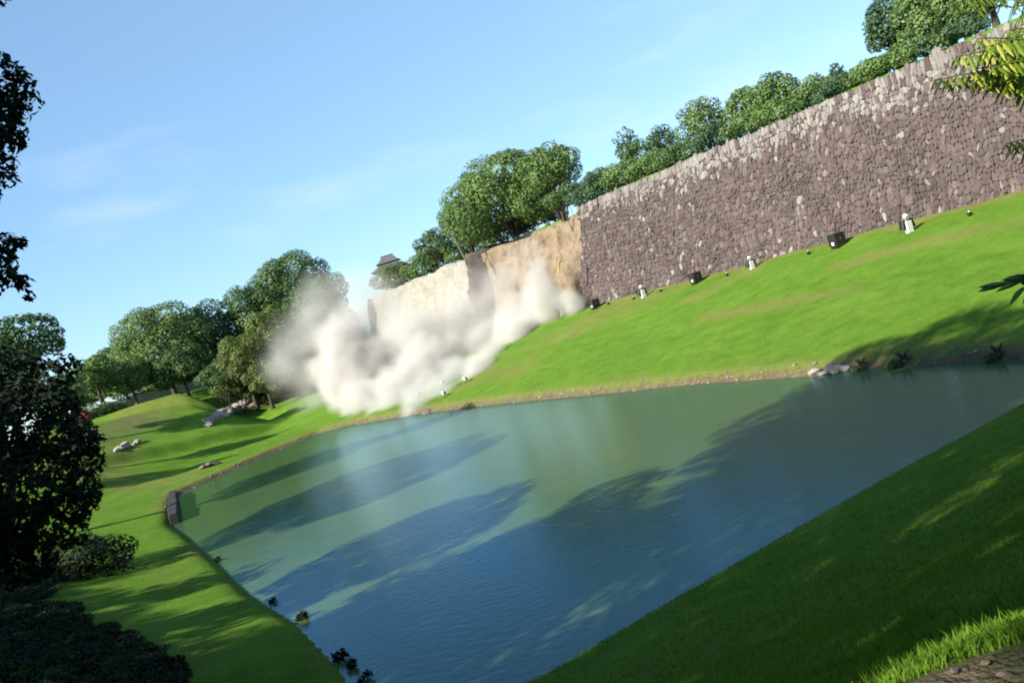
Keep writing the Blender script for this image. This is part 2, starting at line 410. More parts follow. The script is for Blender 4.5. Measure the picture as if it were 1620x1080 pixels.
# ------------------------------------------------------------------ the castle wall
def face_pt(u, v, off=0.0):
    """point of the battered face; v metres above the foot, off metres out of the face"""
    back = 3.1 * (np.clip(v, 0, None) / WH) ** .92
    x = W0[0] + WD[0] * u - WN[0] * back + WN[0] * off
    y = W0[1] + WD[1] * u - WN[1] * back + WN[1] * off
    return np.stack([x, y, WB - .5 + v + 0 * u], -1)
rng = np.random.default_rng(4)
def stone_courses(u0, u1, v0, v1, du, dv, seed, edge=None):
    rg = np.random.default_rng(seed)
    nu, nv = int((u1 - u0) / du), int((v1 - v0) / dv)
    gu = u0 + (np.arange(nu + 1)[:, None] + (rg.random((nu + 1, nv + 1)) - .5) * .80 + .5 * (np.arange(nv + 1)[None] % 2) * .6 + 1.1 * (vnoise(np.arange(nu + 1)[:, None] * .31, np.arange(nv + 1)[None] * .5, 4) - .5)) * du
    gv = v0 + (np.arange(nv + 1)[None] + (rg.random((nu + 1, nv + 1)) - .5) * .78 + 1.5 * (vnoise(np.arange(nu + 1)[:, None] * .23, np.arange(nv + 1)[None] * .3, 9) - .5)) * dv
    gv = np.clip(gv, v0, v1 - .05); gv[:, 0] = v0; gv[:, -1] = v1 + (rg.random(nu + 1) - .5) * .34
    V, Fc, T = [], [], []
    for i in range(nu):
        for j in range(nv):
            q = np.array([[gu[i, j], gv[i, j]], [gu[i + 1, j], gv[i + 1, j]], [gu[i + 1, j + 1], gv[i + 1, j + 1]], [gu[i, j + 1], gv[i, j + 1]]])
            c = q.mean(0)
            if edge is not None and c[0] > edge(c[1]): continue
            # eight-sided outline so stones are rounded, not brick-like
            o = []
            for k in range(4):
                p, r2 = q[k], q[(k + 1) % 4]
                e1 = .16 + .14 * rg.random(); e2 = .16 + .14 * rg.random()
                o += [p + (r2 - p) * e1, r2 - (r2 - p) * e2]
            o = np.array(o); o = c + (o - c) * (1.06 - .1 * rg.random())
            if rg.random() < .09: o = c + (o - c) * 1.45; lift = .06
            else: lift = 0
            ins = c + (o - c) * (.66 + .12 * rg.random(8))[:, None]
            h = .03 + lift + .10 * rg.random(); tilt = (rg.random(2) - .5) * .5
            hb = np.full(8, -.12); hf = h + (ins - c) @ tilt + (rg.random(8) - .5) * .06
            n0 = len(V) * 17 if False else (len(V))
            P0 = face_pt(o[:, 0], o[:, 1], hb); P1 = face_pt(o[:, 0], o[:, 1], hf * .45); P2 = face_pt(ins[:, 0], ins[:, 1], hf)
            pc = face_pt(c[:1], c[1:], np.array([h + .05 * rg.random()]))
            base = n0
            V += list(P0) + list(P1) + list(P2) + list(pc)
            for k in range(8):
                k2 = (k + 1) % 8
                Fc += [(base + k, base + k2, base + 8 + k2, base + 8 + k), (base + 8 + k, base + 8 + k2, base + 16 + k2, base + 16 + k)]
                Fc += [(base + 16 + k, base + 16 + k2, base + 24)]
            top = v1 - c[1]
            nn = fbm(np.array([c[0] * .18]), np.array([c[1] * .25]), 77)[0]
            nb = fbm(np.array([c[0] * .35 + 40]), np.array([c[1] * .35]), 5)[0]
            bd_ = .5 + 3.4 * nn * (1.2 if c[0] < 20 else .85) * (.4 + nb); pale = .03 + .75 * float(sstep(bd_ + 1.2, bd_ - 1.2, top)) + max(0, (nb - .66)) * .6
            col = np.array([.126, .098, .094]) * (.84 + .32 * rg.random()) * (.7 + .6 * nb)
            if rg.random() < .35: col = np.array([.155, .125, .115]) * (.8 + .4 * rg.random())
            if rg.random() < .05: col = np.array([.19, .135, .135])
            if rg.random() < pale: col = np.array([.30, .28, .258]) * (.7 + .5 * rg.random()) * (np.array([1, .90, .91]) if rg.random() < .2 else 1)
            T += [col * ALB] * 25
    return V, Fc, T
def brk(v): return U_BREAK - .1 * v + 1.1 * float(vnoise(np.array([v * .9]), np.array([3.]), 8)[0]) - .6
SV, SF, ST = stone_courses(-28, U_BREAK + 2, 0, WH, .31, .50, 3, brk)
m, n, l, b = newmat('weathered wall stone', (.2, .15, .14), .9, .15)
f = noise(n, l, 5, 6, .65, coord='World')
st = attr(n, 'tint', 'Color')
c_ = mix(n, l, .6, st, ramp(n, l, f, [(.3, (.45, .42, .42)), (.5, (1, 1, 1)), (.75, (1.6, 1.5, 1.45))]), 'MULTIPLY')
l.new(c_, b.inputs['Base Color']); bump(n, l, b, f, .8, .08)
STONE = m
wall = thing('stone_wall', 'tall battered dry stone castle wall, still standing, brown with a pale top course', 'wall', (W0[0], W0[1], WB))
def local(V): return np.asarray(V) - np.array([W0[0], W0[1], WB])
o = mesh('stone_courses', local(SV), SF, STONE, attrs={'tint': np.array(ST)}, parent=wall)
# packed earth and rubble core behind the facing, closed at the broken end
CORE = noisy('dark packed joints', (.10, .078, .072), (.14, .11, .10), 3)
uu = np.arange(-28, U_BREAK + 1.2, .9); vv = np.linspace(0, WH - .1, 14)
UU, VV = np.meshgrid(uu, vv); UU = UU + 0; 
EDG = np.array([brk(v) for v in vv]); UU = np.minimum(UU, (EDG - .35)[:, None])
front = face_pt(UU, VV, -.1)
back = front - np.array([WN[0], WN[1], 0]) * 0; bk = face_pt(UU, VV, -2.6)
def grid_faces(r, c, off=0, flip=False):
    i = np.arange(r * c).reshape(r, c) + off
    q = np.stack([i[:-1, :-1], i[:-1, 1:], i[1:, 1:], i[1:, :-1]], -1).reshape(-1, 4)
    return q[:, ::-1] if flip else q
r_, c_n = UU.shape
Vc = np.vstack([front.reshape(-1, 3), bk.reshape(-1, 3)])
Fa = [grid_faces(r_, c_n), grid_faces(r_, c_n, r_ * c_n, True)]
i0 = np.arange(r_ * c_n).reshape(r_, c_n); i1 = i0 + r_ * c_n
Fa.append(np.stack([i0[:-1, -1], i1[:-1, -1], i1[1:, -1], i0[1:, -1]], -1))
Fa.append(np.stack([i0[-1, :-1], i0[-1, 1:], i1[-1, 1:], i1[-1, :-1]], -1))
mesh('wall_core', local(Vc), np.vstack(Fa), CORE, parent=wall)

# the two raw faces the fall has left, and the shadow-grey torn rib between them
def raw_face(name, u0, u1, vtop, recess, amp, mat, label, cat, seed, lean=1.0, ridge=None):
    nu, nv = int((u1 - u0) / .28), 50
    a = np.linspace(0, 1, nu); bb = np.linspace(0, 1, nv)
    A, Bv = np.meshgrid(a, bb)
    u = u0 + (u1 - u0) * A; v = Bv * (vtop(u) if callable(vtop) else vtop)
    nn = fbm(u * .28, v * .16, seed, 5) - .5; n2 = fbm(u * 1.1, v * .6, seed + 20, 5) - .5; n2 = n2 + .35 * (fbm(u * 3.1, v * 2.2, seed + 40, 3) - .5)
    rec = recess(A, Bv) if callable(recess) else recess
    off = -rec + amp * nn * 2 + amp * .55 * n2
    P_ = face_pt(u, v * lean, off)
    k = len(P_.reshape(-1, 3))
    back_ = P_[-1] - np.array([WN[0], WN[1], 0]) * 6.5 - np.array([0, 0, .15])
    V = np.vstack([P_.reshape(-1, 3), back_])
    Fg = grid_faces(nv, nu)
    t0 = np.arange(nu) + (nv - 1) * nu; t1 = np.arange(nu) + nv * nu
    Fg = np.vstack([Fg, np.stack([t0[:-1], t0[1:], t1[1:], t1[:-1]], -1)])
    o = mesh(name, V, Fg, mat, True)
    return tag(o, label, cat)
def soilmat(name, stops, bs=.9):
    m, n, l, b = newmat(name, (.3, .2, .1), .95, .1)
    f = noise(n, l, .5, 7, .66, coord='World'); g = noise(n, l, 2.6, 7, .7, coord='World')
    c = ramp(n, l, f, [(p, dk(q)) for p, q in stops])
    c = mix(n, l, .45, c, ramp(n, l, g, [(.32, (.42, .40, .38)), (.46, (1, 1, 1)), (.66, (1.4, 1.35, 1.3))]), 'MULTIPLY')
    l.new(c, b.inputs['Base Color']); bump(n, l, b, g, bs, .2); return m
TAN = soilmat('tan earth', [(.32, (.14, .10, .07)), (.45, (.26, .195, .13)), (.55, (.33, .265, .18)), (.68, (.24, .165, .12))])
PALEFILL = soilmat('pale rubble fill', [(.3, (.30, .285, .24)), (.5, (.40, .385, .325)), (.7, (.45, .435, .375))], 1.0)
RIBM = soilmat('scarp shadow grey stone', [(.3, (.09, .075, .065)), (.5, (.15, .125, .11)), (.7, (.21, .18, .155))])  # dark grey takes the place of the scarp's shadow strip
raw_face('exposed_earth_bank', U_BREAK - 1.2, U_RIB - 1, lambda u: WH + .1 - 1.5 * fbm(u * .45, u * 0, 3, 5) * sstep(U_BREAK, U_BREAK + 2, u), lambda A, B: 1.9 + 1.6 * np.sin(A * 3.14) * (.4 + B), 1.5, TAN,
         'raw tan earth face left bare where the stone facing fell, beside the standing wall', 'earth bank', 14)
raw_face('rubble_fill_face', U_RIB + 2.2, U_END, lambda u: WH + .3 - 1.5 * fbm(u * .33, u * 0, 6, 5), lambda A, B: 1.0 + .6 * B, .75, PALEFILL,
         'pale cream rubble fill face further along the broken wall, left of the grey rib', 'rubble face', 23)
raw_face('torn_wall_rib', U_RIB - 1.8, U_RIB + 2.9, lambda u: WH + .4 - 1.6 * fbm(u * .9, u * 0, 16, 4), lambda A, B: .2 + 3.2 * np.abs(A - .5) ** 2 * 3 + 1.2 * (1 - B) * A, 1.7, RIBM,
         'narrow rib of torn masonry, its grey standing in for the scarp shadow, between the tan and pale faces', 'wall rib', 37)

# ------------------------------------------------------------------ trees
def lobes_for(rx, ry, rz, k, seed, sub=.36, low=1.6):
    rg = np.random.default_rng(seed); L = [(0, 0, 0, rx * .62, ry * .62, rz * .62)]
    g = (1 + 5 ** .5) / 2
    for i in range(k):
        zc = 1 - (i + .5) / k * low                     # from the top down to below the middle
        th = 2 * math.pi * i / g + rg.random() * .7; rr_ = math.sqrt(max(0, 1 - zc * zc))
        q = .66 + .16 * rg.random(); s = sub * (.72 + .6 * rg.random())
        L.append((rx * q * rr_ * math.cos(th), ry * q * rr_ * math.sin(th), rz * q * zc, rx * s, ry * s, (rz * .5 + rx * .5) * s * .85))
    return np.array(L)
def crown(name, L, leaf, dens, mat, parent=None, seed=0, shape=(1., .5), holes=None, droop=0):
    rg = np.random.default_rng(seed); C_, Nn, Bo = [], [], []
    for i, (x, y, z, a, b_, c) in enumerate(L):
        area = 4 * math.pi * ((a * b_) ** 1.6 / 3 + (a * c) ** 1.6 / 3 + (b_ * c) ** 1.6 / 3) ** (1 / 1.6)
        n_ = max(6, int(area * dens / (leaf * leaf * shape[1])))
        d = rg.normal(size=(n_, 3)); d /= np.linalg.norm(d, axis=1)[:, None]
        rad = 1 - .34 * rg.random(n_) ** 1.5
        rad *= 1 + .22 * (fbm(d[:, 0] * 2.5 + i * 7, d[:, 1] * 2.5 + d[:, 2] * 2.1, seed + i, 3) - .45)
        P_ = d * rad[:, None] * [a, b_, c] + [x, y, z]
        keep = np.ones(n_, bool)
        for j, (x2, y2, z2, a2, b2, c2) in enumerate(L):
            if j == i: continue
            keep &= (((P_ - [x2, y2, z2]) / [a2, b2, c2]) ** 2).sum(1) > .5
        # ragged gaps
        gp = fbm(P_[:, 0] / (leaf * 3.4), P_[:, 1] / (leaf * 3.4) + P_[:, 2] / (leaf * 2.9), seed + 50, 2)
        keep &= gp > .27
        C_.append(P_[keep]); Nn.append(d[keep]); Bo.append(np.full(keep.sum(), rg.random()))
    C_ = np.vstack(C_); Nn = np.vstack(Nn); Bo = np.concatenate(Bo)
    if holes:
        for (p, r) in holes: C_, Nn, Bo = (lambda k: (C_[k], Nn[k], Bo[k]))(sun_ray_dist(C_, p, parent) > r * (.15 + 1.25 * rg.random(len(C_))))
    n_ = len(C_)
    nn = Nn + rg.normal(size=(n_, 3)) * .42 + [0, 0, .2]; nn /= np.linalg.norm(nn, axis=1)[:, None]
    t = np.cross(nn, rg.normal(size=(n_, 3))) + [0, 0, -droop]; t /= np.linalg.norm(t, axis=1)[:, None]
    bt = np.cross(nn, t); s = leaf * (.65 + .7 * rg.random(n_))[:, None]
    ln, wd = t * s * shape[0] * .5, bt * s * shape[1] * .5
    V = np.stack([C_ - ln, C_ + wd - ln * .1 + nn * s * .06, C_ + ln - nn * s * .1, C_ - wd - ln * .1 + nn * s * .06], 1).reshape(-1, 3)
    Fq_ = np.arange(n_ * 4).reshape(-1, 4)
    return mesh(name, V, Fq_, mat, parent=parent, attrs={'bough': np.repeat(Bo, 4)})
def sun_ray_dist(Pl, p, parent):
    o_ = np.array(parent.location) if parent else np.zeros(3)
    q = Pl + o_ - np.array(p); s = np.array(SD)
    t = q @ s; d = np.linalg.norm(q - t[:, None] * s, axis=1)
    return np.where(t > 0, d, 1e9)
def trunk(parent, base, L, r, mat=BARK, seed=0, lean=(0, 0), forks=6):
    rg = random.Random(seed); b_ = MB(); base = Vector(base)
    ctr = Vector(tuple(float(v) for v in L[0][:3]))
    mid = base.lerp(ctr, .5) + Vector((lean[0], lean[1], 0))
    b_.tube([base - Vector((0, 0, .4)), base + Vector((0, 0, .3)), base.lerp(mid, .6), mid, ctr], [r * 1.35, r * 1.05, r * .85, r * .7, r * .35], 9)
    big = sorted(range(1, len(L)), key=lambda i: -L[i][3])[:forks]
    for i in big:
        e = Vector(tuple(float(v) for v in L[i][:3])); s = mid.lerp(ctr, rg.random() * .5)
        k = s.lerp(e, .5) + Vector((rg.uniform(-.4, .4), rg.uniform(-.4, .4), rg.uniform(-.6, .1)))
        b_.tube([s, k, e], [r * .42, r * .27, r * .08], 6)
    return b_.build('trunk', mat, parent, True)
def tree(label, px, py, wpx, hpx, d, kind='camphor', leaf=.42, dens=1.35, seed=1, base=None, k=22, tr=.35, name='broadleaf_tree', group=None, cat='tree', sub=.36, bark=BARK, depth=.9, lobes=None, vis=True, forks=6, ground_z=None):
    """a tree whose crown is seen centred on a pixel, wpx by hpx pixels, d metres ahead"""
    if group == WT: d = behind(px, py, 10.5)
    if group == LB: wpx *= 1.12; hpx *= 1.15; py += 3
    c = at(px, py, d); rx = wpx * d / FPX / 2; rz = hpx * d / FPX / 2
    gx_, gy_ = c[0], c[1]
    if base: gx_, gy_ = base
    gz = hz(gx_, gy_)
    t = thing(name, label, cat, (gx_, gy_, gz), group)
    L = lobes_for(rx, rx * depth, rz, k, seed, sub) + np.array([c[0] - gx_, c[1] - gy_, c[2] - gz, 0, 0, 0])
    crown('crown', L, leaf, dens, LEAF[kind], t, seed)
    if tr: trunk(t, (0, 0, 0), L, tr, bark, seed, forks=forks)
    return t
def bush(label, px, py, wpx, hpx, d, kind, seed, leaf=.34, group=None, name='shrub', cat='shrub', k=9, dens=1.4):
    if group == HG: d = behind(px, py, 6.2)
    if group and group.startswith('bushes on the brink'): d = behind(px, py, 13.5)
    c = at(px, py, d); rx = wpx * d / FPX / 2; rz = hpx * d / FPX / 2; gz = hz(c[0], c[1])
    t = thing(name, label, cat, (c[0], c[1], gz), group)
    L = lobes_for(rx, rx * .8, rz, k, seed, .45) + np.array([0, 0, c[2] - gz, 0, 0, 0])
    crown('foliage', L, leaf, dens, LEAF[kind], t, seed)
    b_ = MB()
    for i in range(4): b_.tube([(0, 0, -.3), (rx * .2 * math.cos(i * 1.7), rx * .2 * math.sin(i * 1.7), max(.3, (c[2] - gz) * .5)), (rx * .5 * math.cos(i * 1.7), rx * .5 * math.sin(i * 1.7), max(.5, c[2] - gz))], [.09, .06, .03], 6)
    b_.build('stems', BARK, t)
    return t

def behind(px, py, s):
    a = ray(px, py) / FPX; k = np.linspace(40, 260, 1200)
    u_, s_ = wall_uv(a[0] * k, a[1] * k); j = np.where(s_ > s)[0]
    return float(k[j[0]]) * (a[1] and 1) if len(j) else 200.
HG = 'shrubs growing along the wall top'; LB = 'trees behind the left lawn'; WT = 'trees along the top of the castle wall'
tree('largest wide round camphor tree above the collapsed part of the wall', 800, 318, 205, 150, 134, 'camphor', .46, 1.5, 11, k=34, tr=.6, sub=.30, group=WT)
tree('rounded right flank tree joined to the largest camphor above the break', 868, 268, 95, 85, 131, 'camphor', .42, 1.4, 12, k=18, group=WT)
tree('low spreading tree on the left foot of the largest camphor', 735, 350, 80, 72, 138, 'camphor', .42, 1.4, 13, k=16, group=WT)
tree('small dark tree left of the leaning pole above the pale face', 688, 392, 66, 60, 150, 'deep', .40, 1.3, 14, k=14, group=WT)
tree('small grey green tree between the large camphor and the bare conifer-like tree', 945, 290, 62, 46, 122, 'blue', .38, 1.3, 15, k=12, group=WT)
tree('spiky dark tree with a ragged pointed top above the wall', 992, 232, 40, 78, 116, 'blue', .34, .9, 16, k=16, group=WT, sub=.30)
tree('loose tree with thin pale forking trunk right of the spiky tree', 1020, 250, 78, 70, 111, 'deep', .36, .95, 17, k=18, group=WT, bark=PALE_BARK, tr=.22)
tree('round topped tree leaning into the pale green tree above the wall', 1052, 228, 52, 66, 110, 'blue', .36, 1.2, 18, k=12, group=WT)
tree('pale green airy tree left of the round double tree on the wall', 1112, 196, 78, 84, 104, 'light', .36, 1.1, 19, k=18, group=WT, bark=PALE_BARK, tr=.22)
tree('dense round tree with a dome crown, left one of the double', 1180, 172, 74, 74, 100, 'camphor', .36, 1.4, 20, k=18, group=WT)
tree('dense round tree with a dome crown, right one of the double', 1228, 150, 72, 66, 97, 'camphor', .36, 1.4, 21, k=18, group=WT)
tree('low green tree filling the dip right of the double domes', 1290, 146, 84, 46, 93, 'light', .34, 1.3, 22, k=14, group=WT)
tree('tiny isolated treetop poking above the hedge on the wall', 1323, 112, 26, 26, 96, 'blue', .28, 1.0, 23, k=8, tr=.12, group=WT)
tree('tall tree with dark left edge near the top right corner', 1405, 44, 76, 108, 84, 'blue', .34, 1.4, 24, k=20, group=WT)
tree('broad bright green tree cut off by the top edge of the photo', 1475, 22, 130, 130, 80, 'light', .34, 1.5, 25, k=26, group=WT)
tree('dark leafy tree between the broad bright tree and the rightmost one', 1522, 28, 90, 74, 76, 'deep', .32, 1.5, 27, k=16, group=WT)
tree('rightmost tree on the wall behind the hanging fronds', 1560, -20, 110, 100, 75, 'light', .32, 1.4, 26, k=18, group=WT)
hl = ['beside the break above tan earth', 'under the grey green tree', 'under the spiky tree', 'under the loose pale-stemmed tree', 'under the pale green airy tree', 'between the airy tree and the double domes',
      'under the left dome tree', 'under the right dome tree', 'below the low tree in the dip', 'below the tiny treetop', 'right of the tiny treetop', 'at the foot of the tall corner tree', 'under the broad bright tree', 'right end by the hanging fronds']
for i, (px, py) in enumerate([(905, 318), (950, 306), (990, 287), (1035, 268), (1082, 250), (1135, 226), (1185, 206), (1236, 184), (1288, 165), (1330, 146), (1372, 126), (1418, 104), (1474, 82), (1530, 52)]):
    bush('low clipped shrub on the wall top, ' + hl[i], px - 3, py - 6, 78, 40, 128 - i * 3.7, ['deep', 'blue', 'light', 'camphor'][i % 4], 60 + i, .3, HG)
for i, (px, py, lab) in enumerate([(862, 340, 'overhanging the tan earth, right end'), (815, 358, 'overhanging the middle of the tan earth'), (768, 380, 'above the rib beside the leaning pole'), (715, 402, 'on the pale face near the pole'),
                                   (668, 424, 'above the middle of the pale face'), (628, 440, 'in front of the distant tiled roof')]):
    bush('dusty green bush on the brink, ' + lab, px, py, 66, 42, 141 + i * 6, ['camphor', 'olive', 'camphor', 'light'][i % 4], 80 + i, .34, 'bushes on the brink of the collapse')

LB = 'trees behind the left lawn'
tree('tall dark tree with the highest top left of the dust', 462, 462, 112, 116, 178, 'deep', .5, 1.4, 31, k=24, group=LB, tr=.5)
tree('dark tree left of the tallest one, its shoulder lower', 405, 500, 100, 90, 172, 'deep', .48, 1.4, 32, k=20, group=LB)
tree('dark bluish round tree beside the widest lawn tree', 330, 525, 88, 86, 168, 'blue', .46, 1.5, 33, k=20, group=LB)
tree('widest domed tree behind the lawn with lit left side', 255, 552, 140, 120, 164, 'camphor', .46, 1.5, 34, k=30, group=LB, tr=.5)
tree('grey green tree with bare leaning trunks at the lawn edge', 285, 578, 92, 74, 158, 'deep', .42, 1.3, 35, k=18, group=LB, bark=PALE_BARK)
tree('small tree with visible trunk left of the widest dome', 205, 598, 74, 60, 155, 'camphor', .42, 1.3, 36, k=16, group=LB, bark=PALE_BARK)
tree('small rounded green tree near the left edge behind the lawn', 148, 592, 68, 58, 150, 'camphor', .42, 1.4, 37, k=16, group=LB)
tree('dark tree at the left edge behind the black foreground tree', 5, 600, 120, 70, 116, 'deep', .4, 1.4, 46, k=16, group=LB)
tree('low dark tree tucked behind the black foreground tree', 95, 625, 80, 62, 140, 'deep', .42, 1.3, 38, k=14, group=LB)
tree('yellow green bushy tree at the right end of the lawn', 385, 572, 76, 84, 152, 'olive', .38, 1.5, 39, k=18, group=LB)
tree('olive green tree veiled by the left fringe of dust', 440, 560, 92, 130, 158, 'olive', .42, 1.4, 40, k=24, group=LB)
tree('small olive bush tree at the dust edge near the pale stones', 418, 598, 60, 56, 148, 'olive', .36, 1.5, 41, k=12, group=LB)
tree('dark tree mostly hidden inside the grey dust', 505, 520, 90, 150, 168, 'deep', .46, 1.4, 42, k=24, group=LB)
tree('tree top just showing through the dust above the tip of the moat', 520, 465, 60, 70, 172, 'deep', .44, 1.3, 43, k=14, group=LB)
tree('sunlit tree with dark right side at the left edge of the photo', 28, 548, 130, 92, 69, 'deep', .32, 1.25, 44, k=26, tr=.45, name='broadleaf_tree', base=(-46, 69))

wood = [o for o in COL.objects if o.get('group') == LB][:6]
wl_ = ['behind the tallest tree', 'behind the shoulder tree', 'behind the bluish tree', 'behind the widest dome, right half', 'behind the widest dome, left half', 'behind the leaning trunks', 'behind the small rounded tree', 'behind the low dark tree', 'leftmost, above the red shrub', 'behind the dust']
for i, (px, d) in enumerate([(440, 215), (390, 212), (345, 214), (300, 208), (262, 212), (225, 205), (180, 208), (140, 203), (100, 206), (520, 212)]):
    p = at(px, 560, d); o = dup(wood[i % 6], (p[0], p[1], hz(p[0], p[1]) - 1.5 - 2.5 * (i < 5)), i * 1.1, 'distant woodland tree, ' + wl_[i], 'distant woodland trees'); o.scale = (1, 1, .78 if i < 9 else .7)
for i, (px, py, lab) in enumerate([(120, 668, 'at the left end by the red shrub'), (160, 654, 'between the first two trunks'), (345, 596, 'right of the bluish tree trunk'), (374, 610, 'left foot of the yellow green tree'), (402, 616, 'just above the pale rocks'), (436, 622, 'under the veiled olive tree'), (470, 628, 'inside the fringe of dust')]):
    bush('dark understory bush at the lawn edge, ' + lab, px, py, 70, 44 if i > 1 else 26, 147 + 2 * i, ['deep', 'camphor', 'deep', 'olive', 'deep', 'olive', 'deep'][i], 300 + i, .36, 'understory bushes at the lawn edge')
# foreground trees at the left edge
def px_lobes(spec, org, dflt=1.0):
    L = []
    for (px, py, rp, d) in spec:
        c = at(px, py, d) - org; r = rp * d / FPX; L.append((c[0], c[1], c[2], r, r * 1.1, r * .9))
    return np.array(L)
b0 = (-21.5, 8.5, hz(-21.5, 8.5)); org = np.array(b0)
t = thing('broadleaf_tree', 'near tree whose dark leafy boughs hang into the upper left corner', 'tree', b0)
L1 = lobes_for(8.8, 8.5, 9.0, 34, 51, .33) + np.array([0, 0, 15.6 - b0[2], 0, 0, 0])
spec = [(-5, 120, 40, 20), (28, 140, 30, 20), (52, 165, 17, 20), (8, 175, 26, 20), (12, 220, 24, 20), (34, 222, 13, 20), (5, 262, 22, 20), (14, 285, 13, 20), (-60, 180, 90, 20),
        (10, 385, 20, 19), (30, 384, 12, 19), (4, 405, 18, 19), (12, 440, 17, 19), (36, 446, 14, 19), (46, 468, 9, 19), (-40, 420, 60, 19), (0, 2, 10, 20), (-90, 300, 80, 20)]
L2 = px_lobes(spec, org)
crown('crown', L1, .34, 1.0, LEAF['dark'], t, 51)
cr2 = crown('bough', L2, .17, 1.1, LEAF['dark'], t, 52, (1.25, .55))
trunk(t, (0, 0, 0), L1, .55, seed=5, forks=9)
b_ = MB(); hub = Vector(tuple(L1[0][:3]))
for s_ in (8, 15, 17): b_.tube([hub, hub.lerp(Vector(tuple(L2[s_][:3])), .55) + Vector((0, 0, .5)), Vector(tuple(L2[s_][:3])), Vector(tuple(L2[max(0, s_ - 4)][:3]))], [.16, .1, .05, .02], 6)
b_.build('branch', BARK, t)

c0 = at(-110, 930, 25); b0 = (c0[0], c0[1], hz(c0[0], c0[1])); org = np.array(b0)
t = thing('broadleaf_tree', 'almost black bushy tree in the lower left foreground with a few lit leaves', 'tree', b0)
spec = [(30, 690, 95, 25), (-30, 610, 80, 26), (40, 600, 45, 26), (88, 640, 38, 25), (100, 700, 52, 24.5), (132, 735, 34, 24.5), (60, 770, 70, 24), (118, 790, 40, 24), (20, 830, 52, 24), (75, 838, 34, 23.5), (40, 862, 24, 23.5),
        (-60, 760, 100, 25), (-40, 860, 60, 25), (110, 760, 50, 24.2), (80, 810, 52, 24.2), (50, 740, 90, 25), (10, 880, 40, 24), (110, 840, 30, 24), (95, 585, 30, 26), (0, 905, 46, 24), (55, 890, 34, 24), (-60, 900, 70, 24.5), (145, 700, 20, 24.5), (150, 775, 16, 24)]
L2 = px_lobes(spec, org)
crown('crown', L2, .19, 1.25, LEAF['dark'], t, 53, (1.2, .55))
trunk(t, (0, 0, 0), L2, .28, seed=6, forks=7)

# shade trees standing outside the frame; their shadows lie on the bank and the water
def shade(x, y, top, r, rz, seed, lab, dens=.62, holes=None, k=26):
    gz = hz(x, y); t = thing('broadleaf_tree', lab, 'tree', (x, y, gz), 'shade trees on the near bank')
    L = lobes_for(r, r, rz, k, seed, .34) + np.array([0, 0, top - rz - gz, 0, 0, 0])
    crown('crown', L, .42, dens, LEAF['deep'], t, seed, holes=holes); trunk(t, (0, 0, 0), L, .5, seed=seed)
    return t
FERN = at(1580, 110, 4.2)
HOLES = [(FERN, 1.1), (at(1600, 225, 4.6), .5)]
for (px, py, r) in [(1540, 1010, .55), (1300, 900, .35), (1400, 860, .3), (1250, 790, .4), (1500, 720, .5), (1600, 640, .9), (1350, 690, .9), (1380, 1010, .4), (1180, 830, .35), (1590, 1035, .4)]:
    HOLES.append((hit(px, py), r))
def shade_at(along, c, zc, r, rz, seed, lab, dens=1.1, holes=None, k=26):
    """crown whose shadow centre falls at (along, c): metres down-sun and across the sun, from the camera"""
    sx, sy = -SD[0] / math.cos(R(SUN_EL)), -SD[1] / math.cos(R(SUN_EL)); q = along - (zc - .8) / math.tan(R(SUN_EL))
    x, y = sx * q + sy * c, sy * q - sx * c
    return shade(x, y, zc + rz, r, rz, seed, lab, dens, holes, k)
S_ = 'shade tree beyond the left edge, '
shade_at(14.5, -37.5, 11.5, 4.5, 2.8, 71, S_ + 'small and nearest the black bushy tree')
shade_at(21, -57, 13, 7.3, 4.2, 72, S_ + 'wide, standing on the left bank', 1.1, HOLES)
shade_at(-4.2, -51, 13, 7.0, 4.2, 75, S_ + 'farthest back, left of three in a row', 1.6)
shade_at(-3.8, -40, 13, 6.5, 4.4, 77, S_ + 'farthest back, middle of three in a row', 1.7, HOLES)
shade_at(-1.5, -29.5, 13, 6.5, 4.2, 78, S_ + 'farthest back, right of three in a row', 1.7, HOLES)
shade_at(7.5, -45, 10, 2.3, 1.3, 91, S_ + 'small spreading one by the black bushy tree', 1.0, k=9)
shade_at(8.2, -36.5, 10, 2.6, 1.1, 92, S_ + 'smallest, low over the lit strip', 1.2, k=9)
shade_at(-8, -34, 14, 6.5, 4.2, 93, S_ + 'second row, right', 1.6)
shade_at(-8, -46, 14, 6.5, 4.2, 94, S_ + 'second row, left', 1.6)
shade_at(-6, -24, 13, 5.5, 4.2, 95, S_ + 'second row, behind the one with hanging boughs', 1.6)
shade_at(11, -27, 13, 5.2, 4.0, 82, S_ + 'between the row of three and the tall one', 1.1, HOLES)
shade_at(29, -23, 19, 6.0, 5, 83, S_ + 'right beside the tree with hanging boughs', 1.1, HOLES)
shade_at(26, -82, 14, 5.5, 3.5, 84, S_ + 'beyond the wide one')
shade_at(23, -112, 17, 2.4, 4.6, 85, S_ + 'narrow one far up the left bank', 1.3, k=12)
shade_at(34, -121, 17, 2.4, 4.6, 86, S_ + 'second narrow one far up the bank', 1.3, k=12)
shade_at(21, -132, 21, 5.0, 3.5, 87, S_ + 'farthest up the left bank')
shade_at(36, -25, 24, 6.2, 4.5, 79, S_ + 'tallest one beside the tree with hanging boughs', 1.1, HOLES)
S_ = 'shade tree behind the viewpoint, '
shade_at(32, -13, 19, 7.0, 5.0, 80, S_ + 'nearest to it on the left', 1.1, HOLES)
shade_at(8, -10, 15.5, 8.0, 7.0, 76, S_ + 'farther back on the left', 1.1, HOLES)
shade_at(20, -1, 17, 8.5, 7, 73, S_ + 'straight behind it', 1.1, HOLES)
shade_at(0, -3, 13, 7.0, 4.2, 81, S_ + 'lowest and farthest', 1.1, HOLES)

